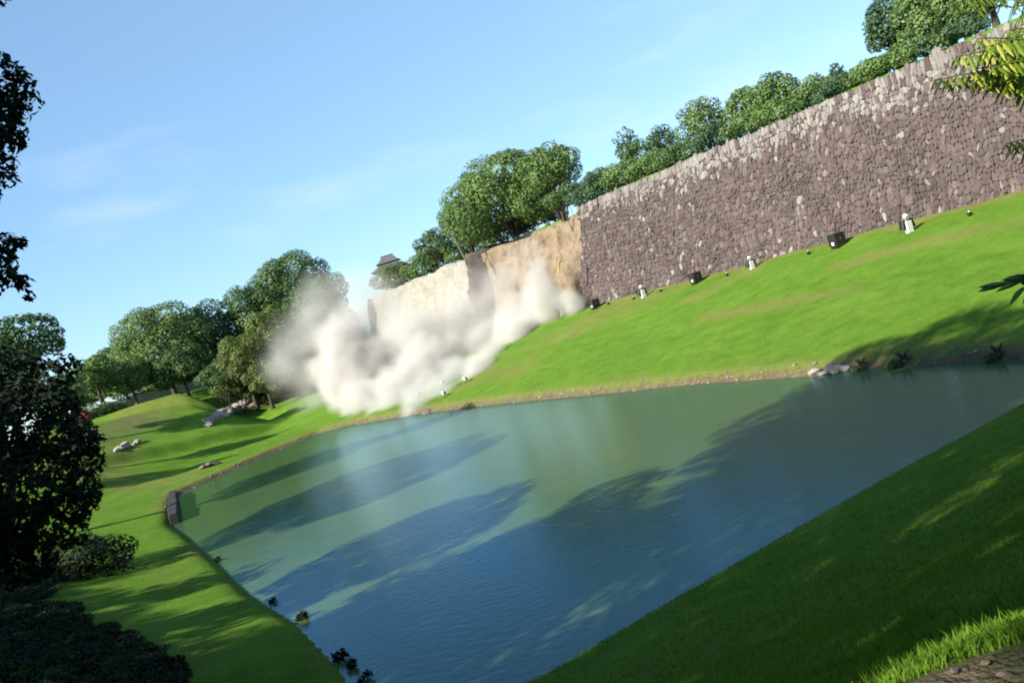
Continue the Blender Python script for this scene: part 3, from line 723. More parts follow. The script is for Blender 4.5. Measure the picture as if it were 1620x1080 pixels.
# unseen grove added to block sky glow: copies of two of those trees
src_a, src_b = [o for o in COL.objects if o.get('group') == 'shade trees on the near bank'][1:3]
for i, (x, y) in enumerate([(-52, -22), (-38, -34), (-22, -42), (-6, -40), (10, -34), (24, -26), (34, -12), (40, 4), (17, -22), (26, -8), (33, 12), (-62, 2), (-66, -14), (-30, -55), (0, -58), (30, -50), (50, -28), (56, -4)]):
    far_ = math.hypot(x, y)
    o = dup(src_a if i % 2 else src_b, (x, y, hz(x, y)), i * 1.3, 'tree added out of view behind the viewpoint to block sky light', 'added trees blocking the sky behind the viewpoint'); k_ = min(1.35, far_ * .5 / 14); o.scale = (1.15, 1.15, k_)

# ------------------------------------------------------------------ hanging fronds, upper right
def frond(px0, py0, px1, py1, d, sag, nl, ll, seed, mat, parent, droop=1.0):
    rg = random.Random(seed); A = Vector(at(px0, py0, d)); B = Vector(at(px1, py1, d * .97)); V, Fc = [], []
    pts = []
    for i in range(nl + 1):
        t = i / nl; p = A.lerp(B, t) + Vector((0, 0, sag * math.sin(t * math.pi))); pts.append(p)
    st_ = MB().tube(pts, [.006 * (1 - .6 * i / nl) for i in range(nl + 1)], 5)
    ax = (B - A).normalized(); side = ax.cross(Vector((0, 0, 1))).normalized()
    for i in range(1, nl + 1):
        for s in (-1, 1):
            p = pts[i]; q = ll * (.75 + .5 * rg.random()) * (1 - .45 * (i / nl) ** 2)
            dr = (side * s * (.55 + .3 * rg.random()) + ax * .35 + Vector((0, 0, -droop * (.55 + .6 * rg.random())))).normalized()
            wv = dr.cross(side * s + ax * .4 + Vector((0, 0, .3))).normalized() * q * .15
            nn = dr.cross(wv).normalized() * q * .05
            k = len(V)
            for f_, ww in ((0, .1), (.25, .85), (.55, 1), (.8, .6), (1, .02)):
                c = p + dr * q * f_ + Vector((0, 0, -.25 * q * f_ * f_)); V += [c - wv * ww + nn, c, c + wv * ww + nn]
            for r2 in range(4):
                for cc in range(2): Fc.append((k + r2 * 3 + cc, k + r2 * 3 + cc + 1, k + r2 * 3 + cc + 4, k + r2 * 3 + cc + 3))
    n0 = len(V); V += st_.v; Fc += [tuple(i + n0 for i in f) for f in st_.f]
    loc = Vector(parent.location)
    return mesh('frond', [v - loc if isinstance(v, Vector) else Vector(v) - loc for v in V], Fc, mat, parent=parent)
bt = thing('leafy_branch', 'yellow green feathery fronds hanging in from the upper right edge', 'branch', tuple(at(1680, 100, 4.2)))
for a in [(1660, 118, 1478, 128, 4.2, .03, 15, .10, 1), (1665, 95, 1510, 92, 4.1, .04, 14, .11, 2), (1670, 70, 1560, 75, 4.0, .03, 12, .11, 3), (1660, 140, 1545, 126, 4.3, .02, 12, .10, 4),
          (1680, 105, 1570, 108, 3.9, .03, 12, .11, 5), (1660, 62, 1590, 50, 4.1, .03, 8, .10, 6), (1670, 125, 1590, 118, 4.0, .02, 9, .12, 7), (1650, 84, 1600, 90, 4.15, .02, 7, .12, 12), (1670, 110, 1535, 112, 4.15, .03, 13, .10, 13), (1668, 132, 1500, 132, 4.25, .02, 14, .09, 14), (1672, 84, 1545, 62, 4.1, .03, 11, .10, 15), (1675, 148, 1575, 138, 4.2, .02, 10, .09, 16)]:
    frond(*a[:8], a[8], LEAF['fern'], bt)
b_ = MB(); lo = Vector(bt.location)
b_.tube([Vector(at(1760, 60, 4.4)) - lo, Vector(at(1700, 95, 4.3)) - lo, Vector(at(1655, 112, 4.2)) - lo], [.02, .014, .008], 7); b_.tube([Vector(at(1700, 95, 4.3)) - lo, Vector(at(1660, 68, 4.1)) - lo], [.012, .006], 6)
b_.build('twig', BARK, bt)
bt2 = thing('leafy_branch', 'fronds and pale bare twigs hanging from the very top right corner', 'branch', tuple(at(1600, -30, 4.5)))
for a in [(1600, -30, 1545, 12, 4.5, .02, 8, .10, 21), (1640, -30, 1600, 15, 4.5, .02, 8, .10, 22), (1570, -40, 1530, -2, 4.5, .02, 7, .10, 23), (1660, 0, 1612, 28, 4.5, .02, 7, .10, 24)]:
    frond(*a[:8], a[8], LEAF['fern'], bt2)
b_ = MB(); lo = Vector(bt2.location)
for q in [((1590, -20), (1583, 8), (1578, 22)), ((1583, 8), (1567, 18), (1562, 30)), ((1583, 8), (1600, 12), (1640, 6))]:
    b_.tube([Vector(at(*p, 4.5)) - lo for p in q], [.006, .004, .003], 5)
b_.build('twig', PALE_BARK, bt2)
bt3 = thing('leafy_branch', 'short green frond tip entering at the right edge below the big fronds', 'branch', tuple(at(1680, 215, 4.6)))
frond(1680, 212, 1592, 228, 4.6, .01, 10, .10, 31, LEAF['fern'], bt3); frond(1680, 228, 1605, 232, 4.6, .01, 8, .09, 32, LEAF['fern'], bt3)
bt4 = thing('leafy_branch', 'dark shaded leaf sprig at the right edge in front of the sunny slope', 'branch', tuple(at(1700, 450, 4.0)))
def big_leaf(mb, p, q, w_):
    A, B = Vector(p), Vector(q); d_ = B - A; s = d_.cross(Vector((0, 1, 0))).normalized() * w_; V = []
    for f_, ww in ((0, .1), (.2, .7), (.45, 1), (.75, .65), (1, .02)):
        c = A + d_ * f_; V += [c - s * ww + Vector((0, .02 * ww, 0)), c, c + s * ww + Vector((0, .02 * ww, 0))]
    mb.add(V, [(r2 * 3 + c, r2 * 3 + c + 1, r2 * 3 + c + 4, r2 * 3 + c + 3) for r2 in range(4) for c in (0, 1)])
b_ = MB(); lo = np.array(bt4.location)
for (x0, y0, x1, y1, w_) in [(1600, 445, 1546, 462, .014), (1598, 447, 1547, 455, .012), (1640, 438, 1585, 443, .02), (1625, 440, 1575, 462, .014), (1625, 452, 1597, 484, .014), (1640, 455, 1618, 482, .012), (1660, 436, 1610, 436, .016), (1650, 450, 1612, 446, .016)]:
    big_leaf(b_, at(x0, y0, 4.0) - lo, at(x1, y1, 3.95) - lo, w_)
b_.build('leaves', LEAF['deep'], bt4)
MB().tube([Vector(at(1700, 450, 4)) - Vector(lo), Vector(at(1640, 444, 4)) - Vector(lo), Vector(at(1598, 447, 4)) - Vector(lo)], [.006, .004, .002], 5).build('twig', BARK, bt4)

# ------------------------------------------------------------------ floodlights at the wall foot
def box_light():
    t = thing('floodlight', '', 'floodlight'); 
    MB().box((0, 0, .72), (1.15, .95, 1.05), bev=.06).build('housing', BLACK, t)
    MB().box((0, 0, .09), (1.0, .8, .18), bev=.03).build('base', BLACK, t)
    b_ = MB(); b_.tube([(.05, -.475, .74), (.05, -.5, .74)], [.1, .08], 16); b_.build('port', RUST, t)
    b_ = MB(); b_.box((-.59, -.1, .42), (.04, .3, .3), bev=.01); b_.build('side_panel', WHITE, t)
    b_ = MB()
    b_.box((0, -.36, .2), (.9, .08, .1), bev=.01)
    b_.build('bracket', GREY, t)
    return t
def post_light():
    t = thing('floodlight', '', 'floodlight')
    MB().box((0, 0, .48), (.55, .42, .96), bev=.05).build('pedestal', WHITE, t)
    b_ = MB()
    for s in (-1, 1): b_.box((s * .42, .14, .74), (.26, .5, .72), Matrix.Rotation(s * -.22, 3, 'Y'), .04)
    b_.build('shield', BLACK, t)
    MB().tube([(0, .1, .9), (0, .1, 1.2)], .05, 10).build('stem', GREY, t)
    h = MB().tube([(-.02, -.16, 1.22), (0, 0, 1.34), (.02, .2, 1.48)], [.2, .23, .13], 14).build('lamp_head', WHITE, t)
    MB().tube([(.02, .2, 1.48), (.021, .215, 1.492)], [.12, .115], 14).build('lens', GLASS, h)
    return t
GB, GP = 'black box floodlights at the wall foot', 'white pedestal floodlights at the wall foot'
WROT = math.atan2(WD[1], WD[0]) + R(90) - R(78)
first = None
for i, (px, py, lab, sc_) in enumerate([(1327, 391, 'largest black box floodlight, nearest on the slope', 1.0), (1103, 448, 'black box floodlight in the middle of the row', .95), (943, 488, 'black box floodlight closest to the dust cloud', .9)]):
    p = hit(px, py)
    if first is None: o = first = box_light(); o.location = tuple(p); o['label'] = lab; o['group'] = GB
    else: o = dup(first, p, 0, lab, GB)
    o.location.z = hz(p[0], p[1]) - .03; o.rotation_euler = (0, 0, R(18 + 3 * i)); o.scale = (sc_,) * 3
first = None
for i, (px, py, lab, sc_) in enumerate([(1440, 368, 'white pedestal floodlight with a tilted white head, nearest on the slope', 1.0), (1191, 426, 'pedestal floodlight with black shields between two black boxes', .85), (1019, 471, 'white pedestal floodlight between the two farther black boxes', .95),
                                       (890, 500, 'white pedestal floodlight at the very edge of the dust', .85)]):
    p = hit(px, py)
    if first is None: o = first = post_light(); o.location = tuple(p); o['label'] = lab; o['group'] = GP
    else: o = dup(first, p, 0, lab, GP)
    o.location.z = hz(p[0], p[1]) - .03; o.rotation_euler = (0, 0, R(12 + 4 * i)); o.scale = (sc_,) * 3
first = None
def spot():
    t = thing('garden_spotlight', '', 'spotlight')
    MB().tube([(0, 0, -.1), (0, 0, .35)], .04, 8).build('stake', BLACK, t)
    MB().tube([(0, -.22, .38), (0, 0, .42), (0, .22, .5)], [.13, .17, .19], 12).build('housing', WHITE, t)
    MB().box((.2, 0, .4), (.12, .3, .34), bev=.02).build('shield', BLACK, t)
    return t
for i, (px, py, lab) in enumerate([(663, 631, 'small spotlight half lost in the dust by the shore'), (703, 629, 'small white spotlight on the grass nearest the shore'), (737, 606, 'small white spotlight highest on the grass beside the dust'), (701, 612, 'small dark spotlight between two white ones at the dust edge')]):
    p = hit(px, py)
    if first is None: o = first = spot(); o['label'] = lab
    else: o = dup(first, p, 0, lab)
    o.location = tuple(p); o.location.z = hz(p[0], p[1]); o['group'] = 'small spotlights near the dust'; o.scale = (1.15,) * 3
first = None
for i, (px, py, lab) in enumerate([(1280, 403, 'left of the largest black box'), (1535, 342, 'at the right end of the wall foot'), (1151, 437, 'between the middle black box and the pedestal light'), (1046, 462, 'right of the white pedestal light between black boxes'),
                                   (1003, 474, 'left of the white pedestal light between black boxes'), (963, 482, 'just right of the farthest black box')]):
    p = hit(px, py)
    if first is None:
        o = first = thing('ground_stake', '', 'stake'); MB().box((0, 0, .16), (.26, .26, .32), bev=.03).build('body', BLACK, o); MB().tube([(0, 0, .3), (0, 0, .4)], [.1, .07], 10).build('cap', GREY, o); o['label'] = 'x'
    else: o = dup(first, p, 0, 'x')
    o.location = (p[0], p[1], hz(p[0], p[1]) - .02); o['label'] = 'small dark socket post in the grass, ' + lab; o['group'] = 'socket posts in the grass'

# ------------------------------------------------------------------ rocks
def rock_mesh(seed, mat, flat=.75):
    rg = np.random.default_rng(seed)
    import bmesh
    bm = bmesh.new(); bmesh.ops.create_icosphere(bm, subdivisions=3, radius=1)
    axs = rg.normal(size=(9, 3)); axs /= np.linalg.norm(axs, axis=1)[:, None]; cut = .55 + .3 * rg.random(9)
    for v in bm.verts:
        p = np.array(v.co)
        for a, c in zip(axs, cut):
            k = p @ a
            if k > c: p = p - a * (k - c) * .9
        p = p * (1 + .05 * math.sin(p[0] * 9 + seed) * math.sin(p[1] * 8) * math.sin(p[2] * 7 + 1))
        v.co = (p[0] * 1.15, p[1], p[2] * flat)
    me = bpy.data.meshes.new('rock'); bm.to_mesh(me); bm.free(); me.materials.append(mat); return me
RM = [rock_mesh(i, ROCK) for i in range(4)]; RB = [rock_mesh(9 + i, BROWNROCK) for i in range(3)]
rg = random.Random(3)
def rock(me, p, r, label, group, sink=.25, flat=1):
    o = bpy.data.objects.new('rock', me); COL.objects.link(o); o.location = (p[0], p[1], hz(p[0], p[1]) + r * (.5 - sink))
    o.rotation_euler = (rg.uniform(-.4, .4), rg.uniform(-.4, .4), rg.uniform(0, 6.3)); o.scale = (r * rg.uniform(.8, 1.3), r * rg.uniform(.8, 1.2), r * rg.uniform(.7, 1.1) * flat)
    return tag(o, label, 'rock', group)
for i in range(30):
    t = i / 29; px = 330 + 88 * t + rg.uniform(-4, 4); py = 668 - 36 * t + rg.uniform(-9, 7) * (1 - .3 * t)
    rock(RM[i % 4], hit(px, py), rg.uniform(.5, 1.0), 'pale angular rock tumbled along the step of the left lawn', 'pale rocks tumbled on the lawn step')
for i in range(9):
    px = 184 + 32 * i / 8 + rg.uniform(-2, 2); rock(RM[i % 4], hit(px, 713 - 12 * i / 8 + rg.uniform(-3, 3)), rg.uniform(.35, .6), 'pale rock in the small cluster beside the black foreground tree', 'pale rocks by the dark tree')
for i in range(7):
    rock(RM[i % 4], hit(1290 + 8 * i, 592 - 1.2 * i + rg.uniform(-2, 2)), rg.uniform(.25, .45), 'pale rock at the water edge where shade meets the sunny bank', 'pale rocks on the far shore')
for i, (px, py) in enumerate([(676, 653), (322, 741), (331, 738), (343, 735)]):
    rock(RB[i % 3], hit(px, py), [.55, .5, .6, .45][i], ['dark brown rock at the water edge left of the sunny bank', 'brown rock on the sandy left shore, leftmost', 'brown rock on the sandy left shore, middle', 'brown rock on the sandy left shore, rightmost'][i], 'brown rocks at the shore')
for i in range(46):
    px = rg.uniform(632, 762); py = 545 - (px - 632) * .30 + rg.uniform(-14, 14); g = hit(px, py)
    u_, q_ = wall_uv(g[0], g[1])
    rock(RB[i % 3], g, rg.uniform(.35, 1.0), 'grey brown block fallen at the foot of the pale face, half lost in dust', 'fallen blocks below the pale face')
# shingle along the far waterline, too many to count
V, Fc = [], []; rgn = np.random.default_rng(8)
ico_v, ico_f = None, None
import bmesh
bm = bmesh.new(); bmesh.ops.create_icosphere(bm, subdivisions=1, radius=1); ico_v = np.array([v.co[:] for v in bm.verts]); ico_f = np.array([[v.index for v in f.verts] for f in bm.faces]); bm.free()
NEAR_ = lambda p: any(np.allclose(p, POND[i]) for i in NEARL)
for a, b2 in zip(POND[:-1], POND[1:]):
    L_ = math.hypot(*(b2 - a)); 
    if NEAR_(a) and NEAR_(b2): cnt = 0
    elif a[0] < -5 and b2[1] < 70: cnt = int(L_ * .4)
    else: cnt = int(L_ * 2)
    for k in range(cnt):
        t = rgn.random(); p = a + (b2 - a) * t; nrm = np.array([b2[1] - a[1], -(b2[0] - a[0])]) / L_
        p = p + nrm * (rgn.random() * 1.0 - .15); r = .03 + .10 * rgn.random() ** 2
        V.append(ico_v * (1 + .25 * rgn.normal(size=(len(ico_v), 1))) * [r * 1.3, r, r * .7] + [p[0], p[1], hz(p[0], p[1]) + r * .2])
Vv = np.vstack(V); Fv = np.vstack([ico_f + i * len(ico_v) for i in range(len(V))])
tag(mesh('gravel', Vv, Fv, noisy('shore gravel', (.26, .20, .15), (.48, .40, .31), 1.5)), 'pale gravel and small stones lining the waterline', 'gravel', kind='stuff')

# concrete edging at the left corner of the moat, shade put into its colour
pa_, pb_ = np.array([-37.4, 89.5]), np.array([-29.6, 69.5])
dd = (pb_ - pa_) / np.linalg.norm(pb_ - pa_); nn_ = np.array([-dd[1], dd[0]])
b_ = MB(); rz = math.atan2(dd[1], dd[0])
Lw = np.linalg.norm(pb_ - pa_); kk = 7
for i in range(kk):
    c = pa_ + dd * Lw * (i + .5) / kk - nn_ * 0
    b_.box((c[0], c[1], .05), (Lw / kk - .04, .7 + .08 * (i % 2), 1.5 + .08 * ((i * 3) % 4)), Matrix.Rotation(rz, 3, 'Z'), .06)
tag(b_.build('retaining_wall', CONC), 'short stone revetment coloured dark for shade at the left corner of the moat', 'retaining wall')

# low pale wall between the trunks behind the left lawn
p0, p1 = np.array(at(50, 694, 160)), np.array(at(345, 588, 186))
dd = (p1 - p0)[:2]; Lw = np.linalg.norm(dd); dd /= Lw; rz = math.atan2(dd[1], dd[0]); t = thing('garden_wall', 'low pale wall glimpsed between the trunks behind the left lawn', 'wall', (p0[0], p0[1], p0[2] - 3), rz=rz)
b_ = MB()
for i in range(8): b_.box((Lw * (i + .5) / 8, 0, -.7 + (p1[2] - p0[2]) * (i + .5) / 8 - .9), (Lw / 8 - .03, .5, 11.2), bev=.04)
b_.build('wall', ROCK, t)
b_ = MB()
for i in range(8): b_.box((Lw * (i + .5) / 8, 0, 5.1 + (p1[2] - p0[2]) * (i + .5) / 8 - .9), (Lw / 8 + .05, .8, .3), bev=.04)
b_.build('coping', CONC, t)
bush('reddish pink flowering shrub beside the low pale wall', 128, 662, 34, 26, 140, 'red', 91, .3)

# ------------------------------------------------------------------ leaning pole and falling plank at the break, distant roof
a_, b2 = Vector(at(735, 408, 131)), Vector(at(703, 352, 131)); t = thing('leaning_pole', 'thin pale snapped pole leaning left above the torn rib', 'pole', tuple(a_ - Vector((0, 0, 1.2))))
dz = Vector((0, 0, 1.2))
MB().tube([(0, 0, 0), dz, dz + (b2 - a_) * .5 + Vector((.1, 0, .1)), dz + b2 - a_], [.16, .13, .10, .07], 8).build('shaft', PALE_BARK, t)
MB().tube([dz + (b2 - a_) * .97, dz + (b2 - a_) + Vector((-1.2, 0, -.3))], [.06, .03], 6).build('broken_limb', PALE_BARK, t)
YEL = noisy('fresh split timber', (.50, .40, .12), (.62, .52, .22), 3)
p = Vector(at(884, 422, 108)); t = thing('splintered_branch', 'bright yellow splintered branch lodged in the tan earth face', 'branch', tuple(p))
b_ = MB(); b_.tube([(.55, 0, 1.1), (.1, 0, .45), (-.05, 0, -.1), (-.25, 0, -1.0)], [.05, .11, .13, .05], 7); b_.build('limb', YEL, t)
MB().tube([(.1, 0, .45), (.7, .1, .62), (1.1, .1, .5)], [.12, .09, .03], 6).build('splinter', YEL, t)

c = at(618, 425, 265); t = thing('castle_turret', 'distant turret with a grey tiled hipped roof behind the bushes', 'turret', (c[0], c[1], c[2] - 7))
TILE = noisy('grey roof tile', (.10, .105, .12), (.17, .175, .19), 2); PLAS = noisy('white plaster', (.7, .69, .65), (.8, .79, .76), 1.5)
def hip(z0, z1, a1, b1, a2, b2_, ov):
    V = [(-a1, -b1, z0), (a1, -b1, z0), (a1, b1, z0), (-a1, b1, z0), (-(a1 + a2) / 2 * .93, -(b1 + b2_) / 2 * .9, (z0 + z1) / 2 - .15), ((a1 + a2) / 2 * .93, -(b1 + b2_) / 2 * .9, (z0 + z1) / 2 - .15), ((a1 + a2) / 2 * .93, (b1 + b2_) / 2 * .9, (z0 + z1) / 2 - .15), (-(a1 + a2) / 2 * .93, (b1 + b2_) / 2 * .9, (z0 + z1) / 2 - .15),
         (-a2, -b2_, z1), (a2, -b2_, z1), (a2, b2_, z1), (-a2, b2_, z1)]
    return V, [(3, 2, 1, 0), (0, 1, 5, 4), (1, 2, 6, 5), (2, 3, 7, 6), (3, 0, 4, 7), (4, 5, 9, 8), (5, 6, 10, 9), (6, 7, 11, 10), (7, 4, 8, 11), (8, 9, 10, 11)]
b_ = MB(); b_.box((0, 0, 3), (7.6, 6.4, 8)); b_.box((0, 0, 8.0), (4.6, 3.8, 1.6)); b_.build('wall', PLAS, t)
b_ = MB(); b_.add(*hip(6.9, 9.2, 5.6, 4.9, 2.4, 2.0, 0)); b_.add(*hip(8.9, 11.0, 3.7, 3.0, 1.7, .12, 0)); b_.build('roof', TILE, t)
b_ = MB(); b_.tube([(-1.9, 0, 11.1), (1.9, 0, 11.1)], .2, 8); b_.build('ridge', TILE, t)

# ------------------------------------------------------------------ near bank: grass blades, stalk, stones, waterside plants
rgn = np.random.default_rng(21)
def blades(n_, xf, h0, h1, mat, name, label, dens_fn=None):
    x, y = xf(n_); keep = pond_dist(x, y) > .5; x, y = x[keep], y[keep]
    k = sstep(16, 5, np.hypot(x, y)) > rgn.random(len(x)); x, y = x[k], y[k]
    if dens_fn is not None: k = dens_fn(x, y) > rgn.random(len(x)); x, y = x[k], y[k]
    z = height(x, y); n2 = len(x); a = rgn.random(n2) * 6.283; h = h0 + (h1 - h0) * rgn.random(n2) ** 1.5; wv = .0012 + .0016 * rgn.random(n2)
    dist = np.hypot(x, y); wv = wv * (1 + dist * .11)
    lean = (rgn.random((n2, 2)) - .5) * 1.1 * h[:, None]; px_, py_ = np.cos(a) * wv, np.sin(a) * wv
    V = np.stack([np.stack([x - px_, y - py_, z - .01], -1), np.stack([x + px_, y + py_, z - .01], -1),
                  np.stack([x + px_ * .7 + lean[:, 0] * .35, y + py_ * .7 + lean[:, 1] * .35, z + h * .6], -1), np.stack([x + lean[:, 0], y + lean[:, 1], z + h], -1), np.stack([x - px_ * .7 + lean[:, 0] * .35, y - py_ * .7 + lean[:, 1] * .35, z + h * .6], -1)], 1).reshape(-1, 3)
    i = np.arange(n2)[:, None] * 5
    F3 = np.hstack([i, i + 1, i + 2, i + 3, i + 4])
    o = mesh(name, V, F3, mat, attrs={'bough': np.repeat(rgn.random(n2), 5)})
    return tag(o, label, 'grass', kind='stuff')
GRASSM = leafmat('grass blade', (.15, .34, .02), (.30, .52, .05), .4, .8)
def nearpts(n_):
    th = R(90) + (rgn.random(n_) - .5) * R(100) - R(6); d = 2.0 + 15 * rgn.random(n_) ** .75
    return d * np.cos(th), d * np.sin(th)
dd1 = lambda x, y: sstep(.85, 1.35, np.hypot((x - DC[0]) / .56, (y - DC[1]) / .48) + (fbm(x * 1.3, y * 1.3, 12) - .5) * .5)
blades(300000, nearpts, .015, .05, GRASSM, 'grass', 'short lawn grass on the shaded near bank', dd1)
def midpts(n_):
    th = R(90) + (rgn.random(n_) - .5) * R(96) - R(2); d = 9 + 22 * rgn.random(n_) ** .7
    x, y = d * np.cos(th), d * np.sin(th); k = (np.hypot(x, y) < 33) & (fbm(x * .5, y * .5, 61) + .25 * rgn.random(n_) > .42); return x[k], y[k]
def tallpts(n_):
    c = np.array([hit(1180 + 440 * rgn.random() ** .6, 1085 - 130 * rgn.random() ** 1.3, 1)[:2] for _ in range(160)]); k = rgn.integers(0, 160, n_)
    return c[k, 0] + rgn.normal(size=n_) * .10, c[k, 1] + rgn.normal(size=n_) * .10
def blades_mid():
    x, y = midpts(260000); keep = (pond_dist(x, y) > .35) & (rgn.random(len(x)) < sstep(36, 10, np.hypot(x, y)) * .9 + .1); x, y = x[keep], y[keep]
    keep = y < 33 - .2 * np.abs(x); x, y = x[keep], y[keep]; z = height(x, y); n2 = len(x); a = rgn.random(n2) * 6.283; h = .02 + .05 * rgn.random(n2); wv = .008 + .009 * rgn.random(n2)
    ln = (rgn.random((n2, 2)) - .5) * 1.3 * h[:, None]
    V = np.stack([np.stack([x - np.cos(a) * wv, y - np.sin(a) * wv, z - .01], -1), np.stack([x + np.cos(a) * wv, y + np.sin(a) * wv, z - .01], -1), np.stack([x + ln[:, 0], y + ln[:, 1], z + h], -1)], 1).reshape(-1, 3)
    tag(mesh('grass', V, np.arange(n2 * 3).reshape(-1, 3), GRASSM, attrs={'bough': np.repeat(rgn.random(n2), 3)}), 'tufted grass on the lower near bank down to the water', 'grass', kind='stuff')
blades_mid()
blades(9000, tallpts, .03, .085, GRASSM, 'grass', 'longer grass tufts around the bare earth at lower right', dd1)
p = hit(1132, 1082); t = thing('dry_stalk', 'single pale dry grass stalk at the bottom edge', 'stalk', (p[0], p[1], hz(p[0], p[1])))
d_ = np.linalg.norm(p - CP) ; tip = at(1128, 1022, float((p - CP) @ np.array(fw))) - p
MB().tube([(0, 0, -.02), (tip[0] * .4 - .01, tip[1] * .4, tip[2] * .5), tuple(tip)], [.005, .004, .0015], 5).build('stem', newmat('dry straw', (.33, .33, .17), .7)[0], t)
big_leaf(b__ := MB(), Vector((tip[0] * .4 - .01, tip[1] * .4, tip[2] * .45)), Vector((tip[0] * .4 + .035, tip[1] * .4, tip[2] * .75)), .004); b__.build('blade', bpy.data.materials['dry straw'], t)
for i, (px, py) in enumerate([(1560, 1050), (1600, 1010), (1510, 1062), (1545, 1005), (1590, 1070)]):
    rock(RB[i % 3], hit(px, py), [.016, .022, .012, .012, .018][i], 'small brown stone on the bare earth at lower right', 'small stones on the bare earth')
WP = 'dark tufts of waterside plants on the near left shore'
for i, (px, py, s, lab) in enumerate([(345, 886, .3, 'farthest up the shore'), (431, 951, .18, 'small and round, second'), (478, 977, .28, 'third, where sunlight ends'), (540, 1040, .3, 'fourth, tallest'), (556, 1054, .22, 'fifth'), (580, 1073, .24, 'last, at the bottom edge')]):
    p = on(px, py, 0.05); t = thing('waterside_plant', 'dark waterside tuft on the near left shore, ' + lab, 'plant', (p[0], p[1], max(.0, hz(p[0], p[1]))), WP)
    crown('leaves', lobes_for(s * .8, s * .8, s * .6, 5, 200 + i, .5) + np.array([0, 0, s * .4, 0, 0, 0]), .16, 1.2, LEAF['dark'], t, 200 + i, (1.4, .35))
    bs = MB()
    for k in range(5): bs.tube([(0, 0, -.25), (.12 * math.cos(k * 1.3), .12 * math.sin(k * 1.3), s * .8)], [.02, .008], 5)
    bs.build('stems', BARK, t)
for i, (px, py, wp, hp, lab) in enumerate([(1365, 582, 36, 9, 'left end'), (1430, 572, 46, 8, 'middle'), (1580, 562, 44, 9, 'right end')]):
    p = hit(px, py); d_ = float((p - CP) @ np.array(fw))
    bush('dark low shrub at the shaded far waterline, ' + lab, px, py, wp, hp, d_, 'deep', 230 + i, .2, 'low shrubs at the far waterline', k=6)
p = hit(125, 910); 
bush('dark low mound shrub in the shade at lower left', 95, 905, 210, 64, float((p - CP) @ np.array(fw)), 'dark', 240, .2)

gcl = []  # dark leaves added to paint the black shade of this corner
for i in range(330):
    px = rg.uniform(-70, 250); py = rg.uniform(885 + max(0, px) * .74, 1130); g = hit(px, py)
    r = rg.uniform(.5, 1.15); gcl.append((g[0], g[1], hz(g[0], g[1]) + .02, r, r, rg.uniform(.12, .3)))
o = crown('shade_cover', np.array(gcl), .13, 1.1, LEAF['dark'], None, 77, (1.3, .5))
tag(o, 'dark leafy shade cover in the black shade at the lower left corner', 'shade cover', kind='stuff')
# ------------------------------------------------------------------ the dust
# (px, py, radius px, strength, metres in front of the ground it rolls over)
PUFF = [(560, 600, 60, 1.0), (546, 552, 50, .9), (524, 604, 38, .9), (580, 636, 38, 1.0), (560, 516, 40, .35), (605, 606, 50, 1.0), (584, 652, 26, .7), (628, 630, 40, .9), (615, 560, 44, .8), (590, 565, 40, .8),
        (650, 605, 46, 1.0), (690, 582, 46, 1.0), (735, 556, 46, 1.0), (780, 528, 44, 1.0), (820, 502, 42, 1.0), (862, 476, 36, 1.0), (898, 474, 24, .7), (855, 440, 28, .5), (655, 560, 40, .5),
        (670, 622, 36, 1.0), (715, 595, 36, 1.0), (762, 567, 36, 1.0), (808, 535, 34, 1.0), (846, 512, 28, .9), (655, 645, 26, .6), (705, 617, 28, .8), (752, 588, 28, .8),
        (490, 530, 52, .10), (472, 590, 46, .10), (508, 480, 46, .10), (555, 460, 40, .08), (505, 630, 38, .11), (448, 555, 40, .06), (595, 485, 46, .20), (620, 458, 32, .05),
        (780, 455, 52, .14), (835, 415, 42, .07), (735, 490, 46, .20), (685, 520, 42, .26), (640, 510, 44, .16)]
blob = []
for (px, py, rp, s) in PUFF:
    g = hit(px, py, 30, 260); dg = float((g - CP) @ np.array(fw))
    dg = min(dg, 132 if px < 640 else 125)
    if px > 640:
        # stay in front of the broken face
        a = ray(px, py); q = [k for k in np.linspace(60, 200, 400) if wall_uv(CP[0] + a[0] / FPX * k, CP[1] + a[1] / FPX * k)[1] > -1.5]
        if q: dg = min(dg, q[0])
    else: dg = min(dg, 128 if s > .3 else 138)
    r = rp * dg / FPX
    r *= 1.22; c = at(px, py, dg - r * .5); blob.append((c, r, s))
import bmesh
bm = bmesh.new()
for c, r, s in blob:
    bmesh.ops.create_icosphere(bm, subdivisions=3, radius=r * 1.15, matrix=Matrix.Translation(Vector(c)))
me = bpy.data.meshes.new('dust_cloud'); bm.to_mesh(me); bm.free()
dust = bpy.data.objects.new('dust_cloud', me); COL.objects.link(dust)
rm = dust.modifiers.new('hull', 'REMESH'); rm.mode = 'VOXEL'; rm.voxel_size = .7
m = bpy.data.materials.new('dust'); m.use_nodes = True; n, l = m.node_tree.nodes, m.node_tree.links
n.remove(n['Principled BSDF'])
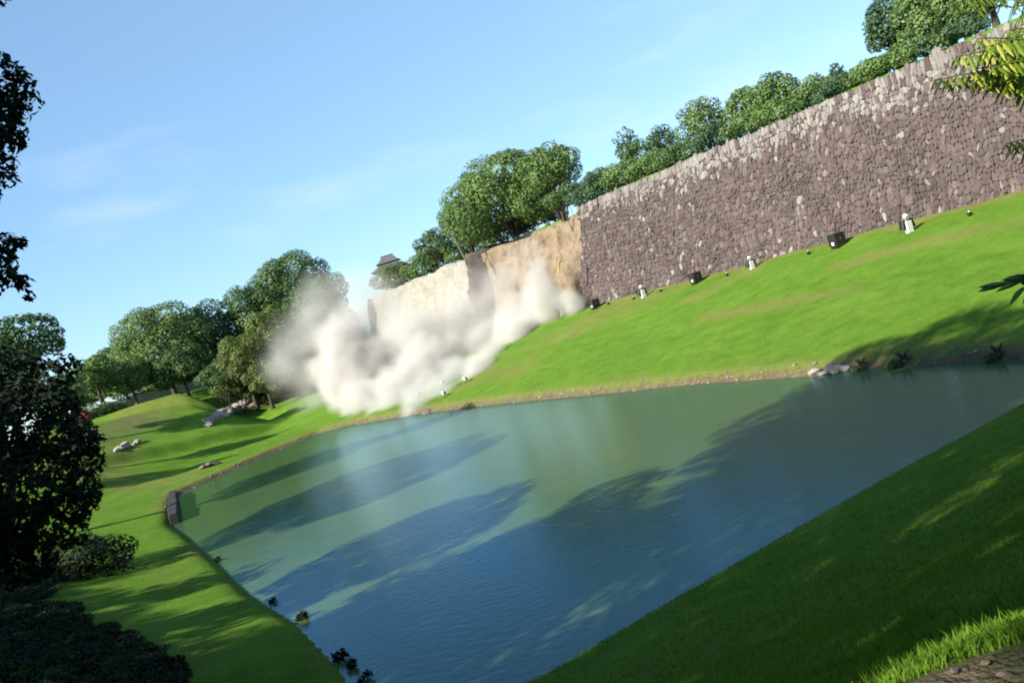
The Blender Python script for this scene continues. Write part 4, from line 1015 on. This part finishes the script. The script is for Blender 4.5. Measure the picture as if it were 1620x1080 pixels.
pv = n.new('ShaderNodeVolumePrincipled'); l.new(pv.outputs[0], n['Material Output'].inputs['Volume'])
pv.inputs['Color'].default_value = (.79, .77, .735, 1); pv.inputs['Anisotropy'].default_value = .0
geo = n.new('ShaderNodeNewGeometry')
def mth(op, a, b=None, c=None, clamp=False):
    x = n.new('ShaderNodeMath'); x.operation = op; x.use_clamp = clamp
    for i, v in enumerate((a, b, c)):
        if v is None: continue
        if isinstance(v, (int, float)): x.inputs[i].default_value = v
        else: l.new(v, x.inputs[i])
    return x.outputs[0]
nd = noise(n, l, .28, 5, .62, vec=geo.outputs['Position'])
wn3 = n.new('ShaderNodeTexNoise'); wn3.inputs['Scale'].default_value = .13; wn3.inputs['Detail'].default_value = 3; l.new(geo.outputs['Position'], wn3.inputs['Vector'])
wo = n.new('ShaderNodeVectorMath'); wo.operation = 'SUBTRACT'; l.new(wn3.outputs['Color'], wo.inputs[0]); wo.inputs[1].default_value = (.5, .5, .5)
wp_ = n.new('ShaderNodeVectorMath'); wp_.operation = 'MULTIPLY_ADD'; l.new(wo.outputs[0], wp_.inputs[0]); wp_.inputs[1].default_value = (6.5, 6.5, 6.5); l.new(geo.outputs['Position'], wp_.inputs[2])
acc = None
for c, r, s in blob:
    dn = n.new('ShaderNodeVectorMath'); dn.operation = 'DISTANCE'; l.new(wp_.outputs[0], dn.inputs[0]); dn.inputs[1].default_value = tuple(float(v) for v in c)
    # soft sphere: fades outwards, eaten away by the turbulence
    f = mth('MULTIPLY_ADD', dn.outputs['Value'], -1.0 / r, 1.0)
    f = mth('MULTIPLY', mth('POWER', mth('MAXIMUM', f, 0.0), 1.5), s)
    acc = f if acc is None else mth('ADD', acc, f)
den = mth('MULTIPLY', mth('MULTIPLY', acc, mth('MAXIMUM', mth('MULTIPLY_ADD', nd, 2.4, -.42), 0.06)), 2.2)
l.new(den, pv.inputs['Density'])
me.materials.append(m)
m.cycles.volume_step_rate = .12
tag(dust, 'billowing pale beige dust cloud rolling from the fallen wall to the tip of the moat', 'dust cloud', kind='stuff')
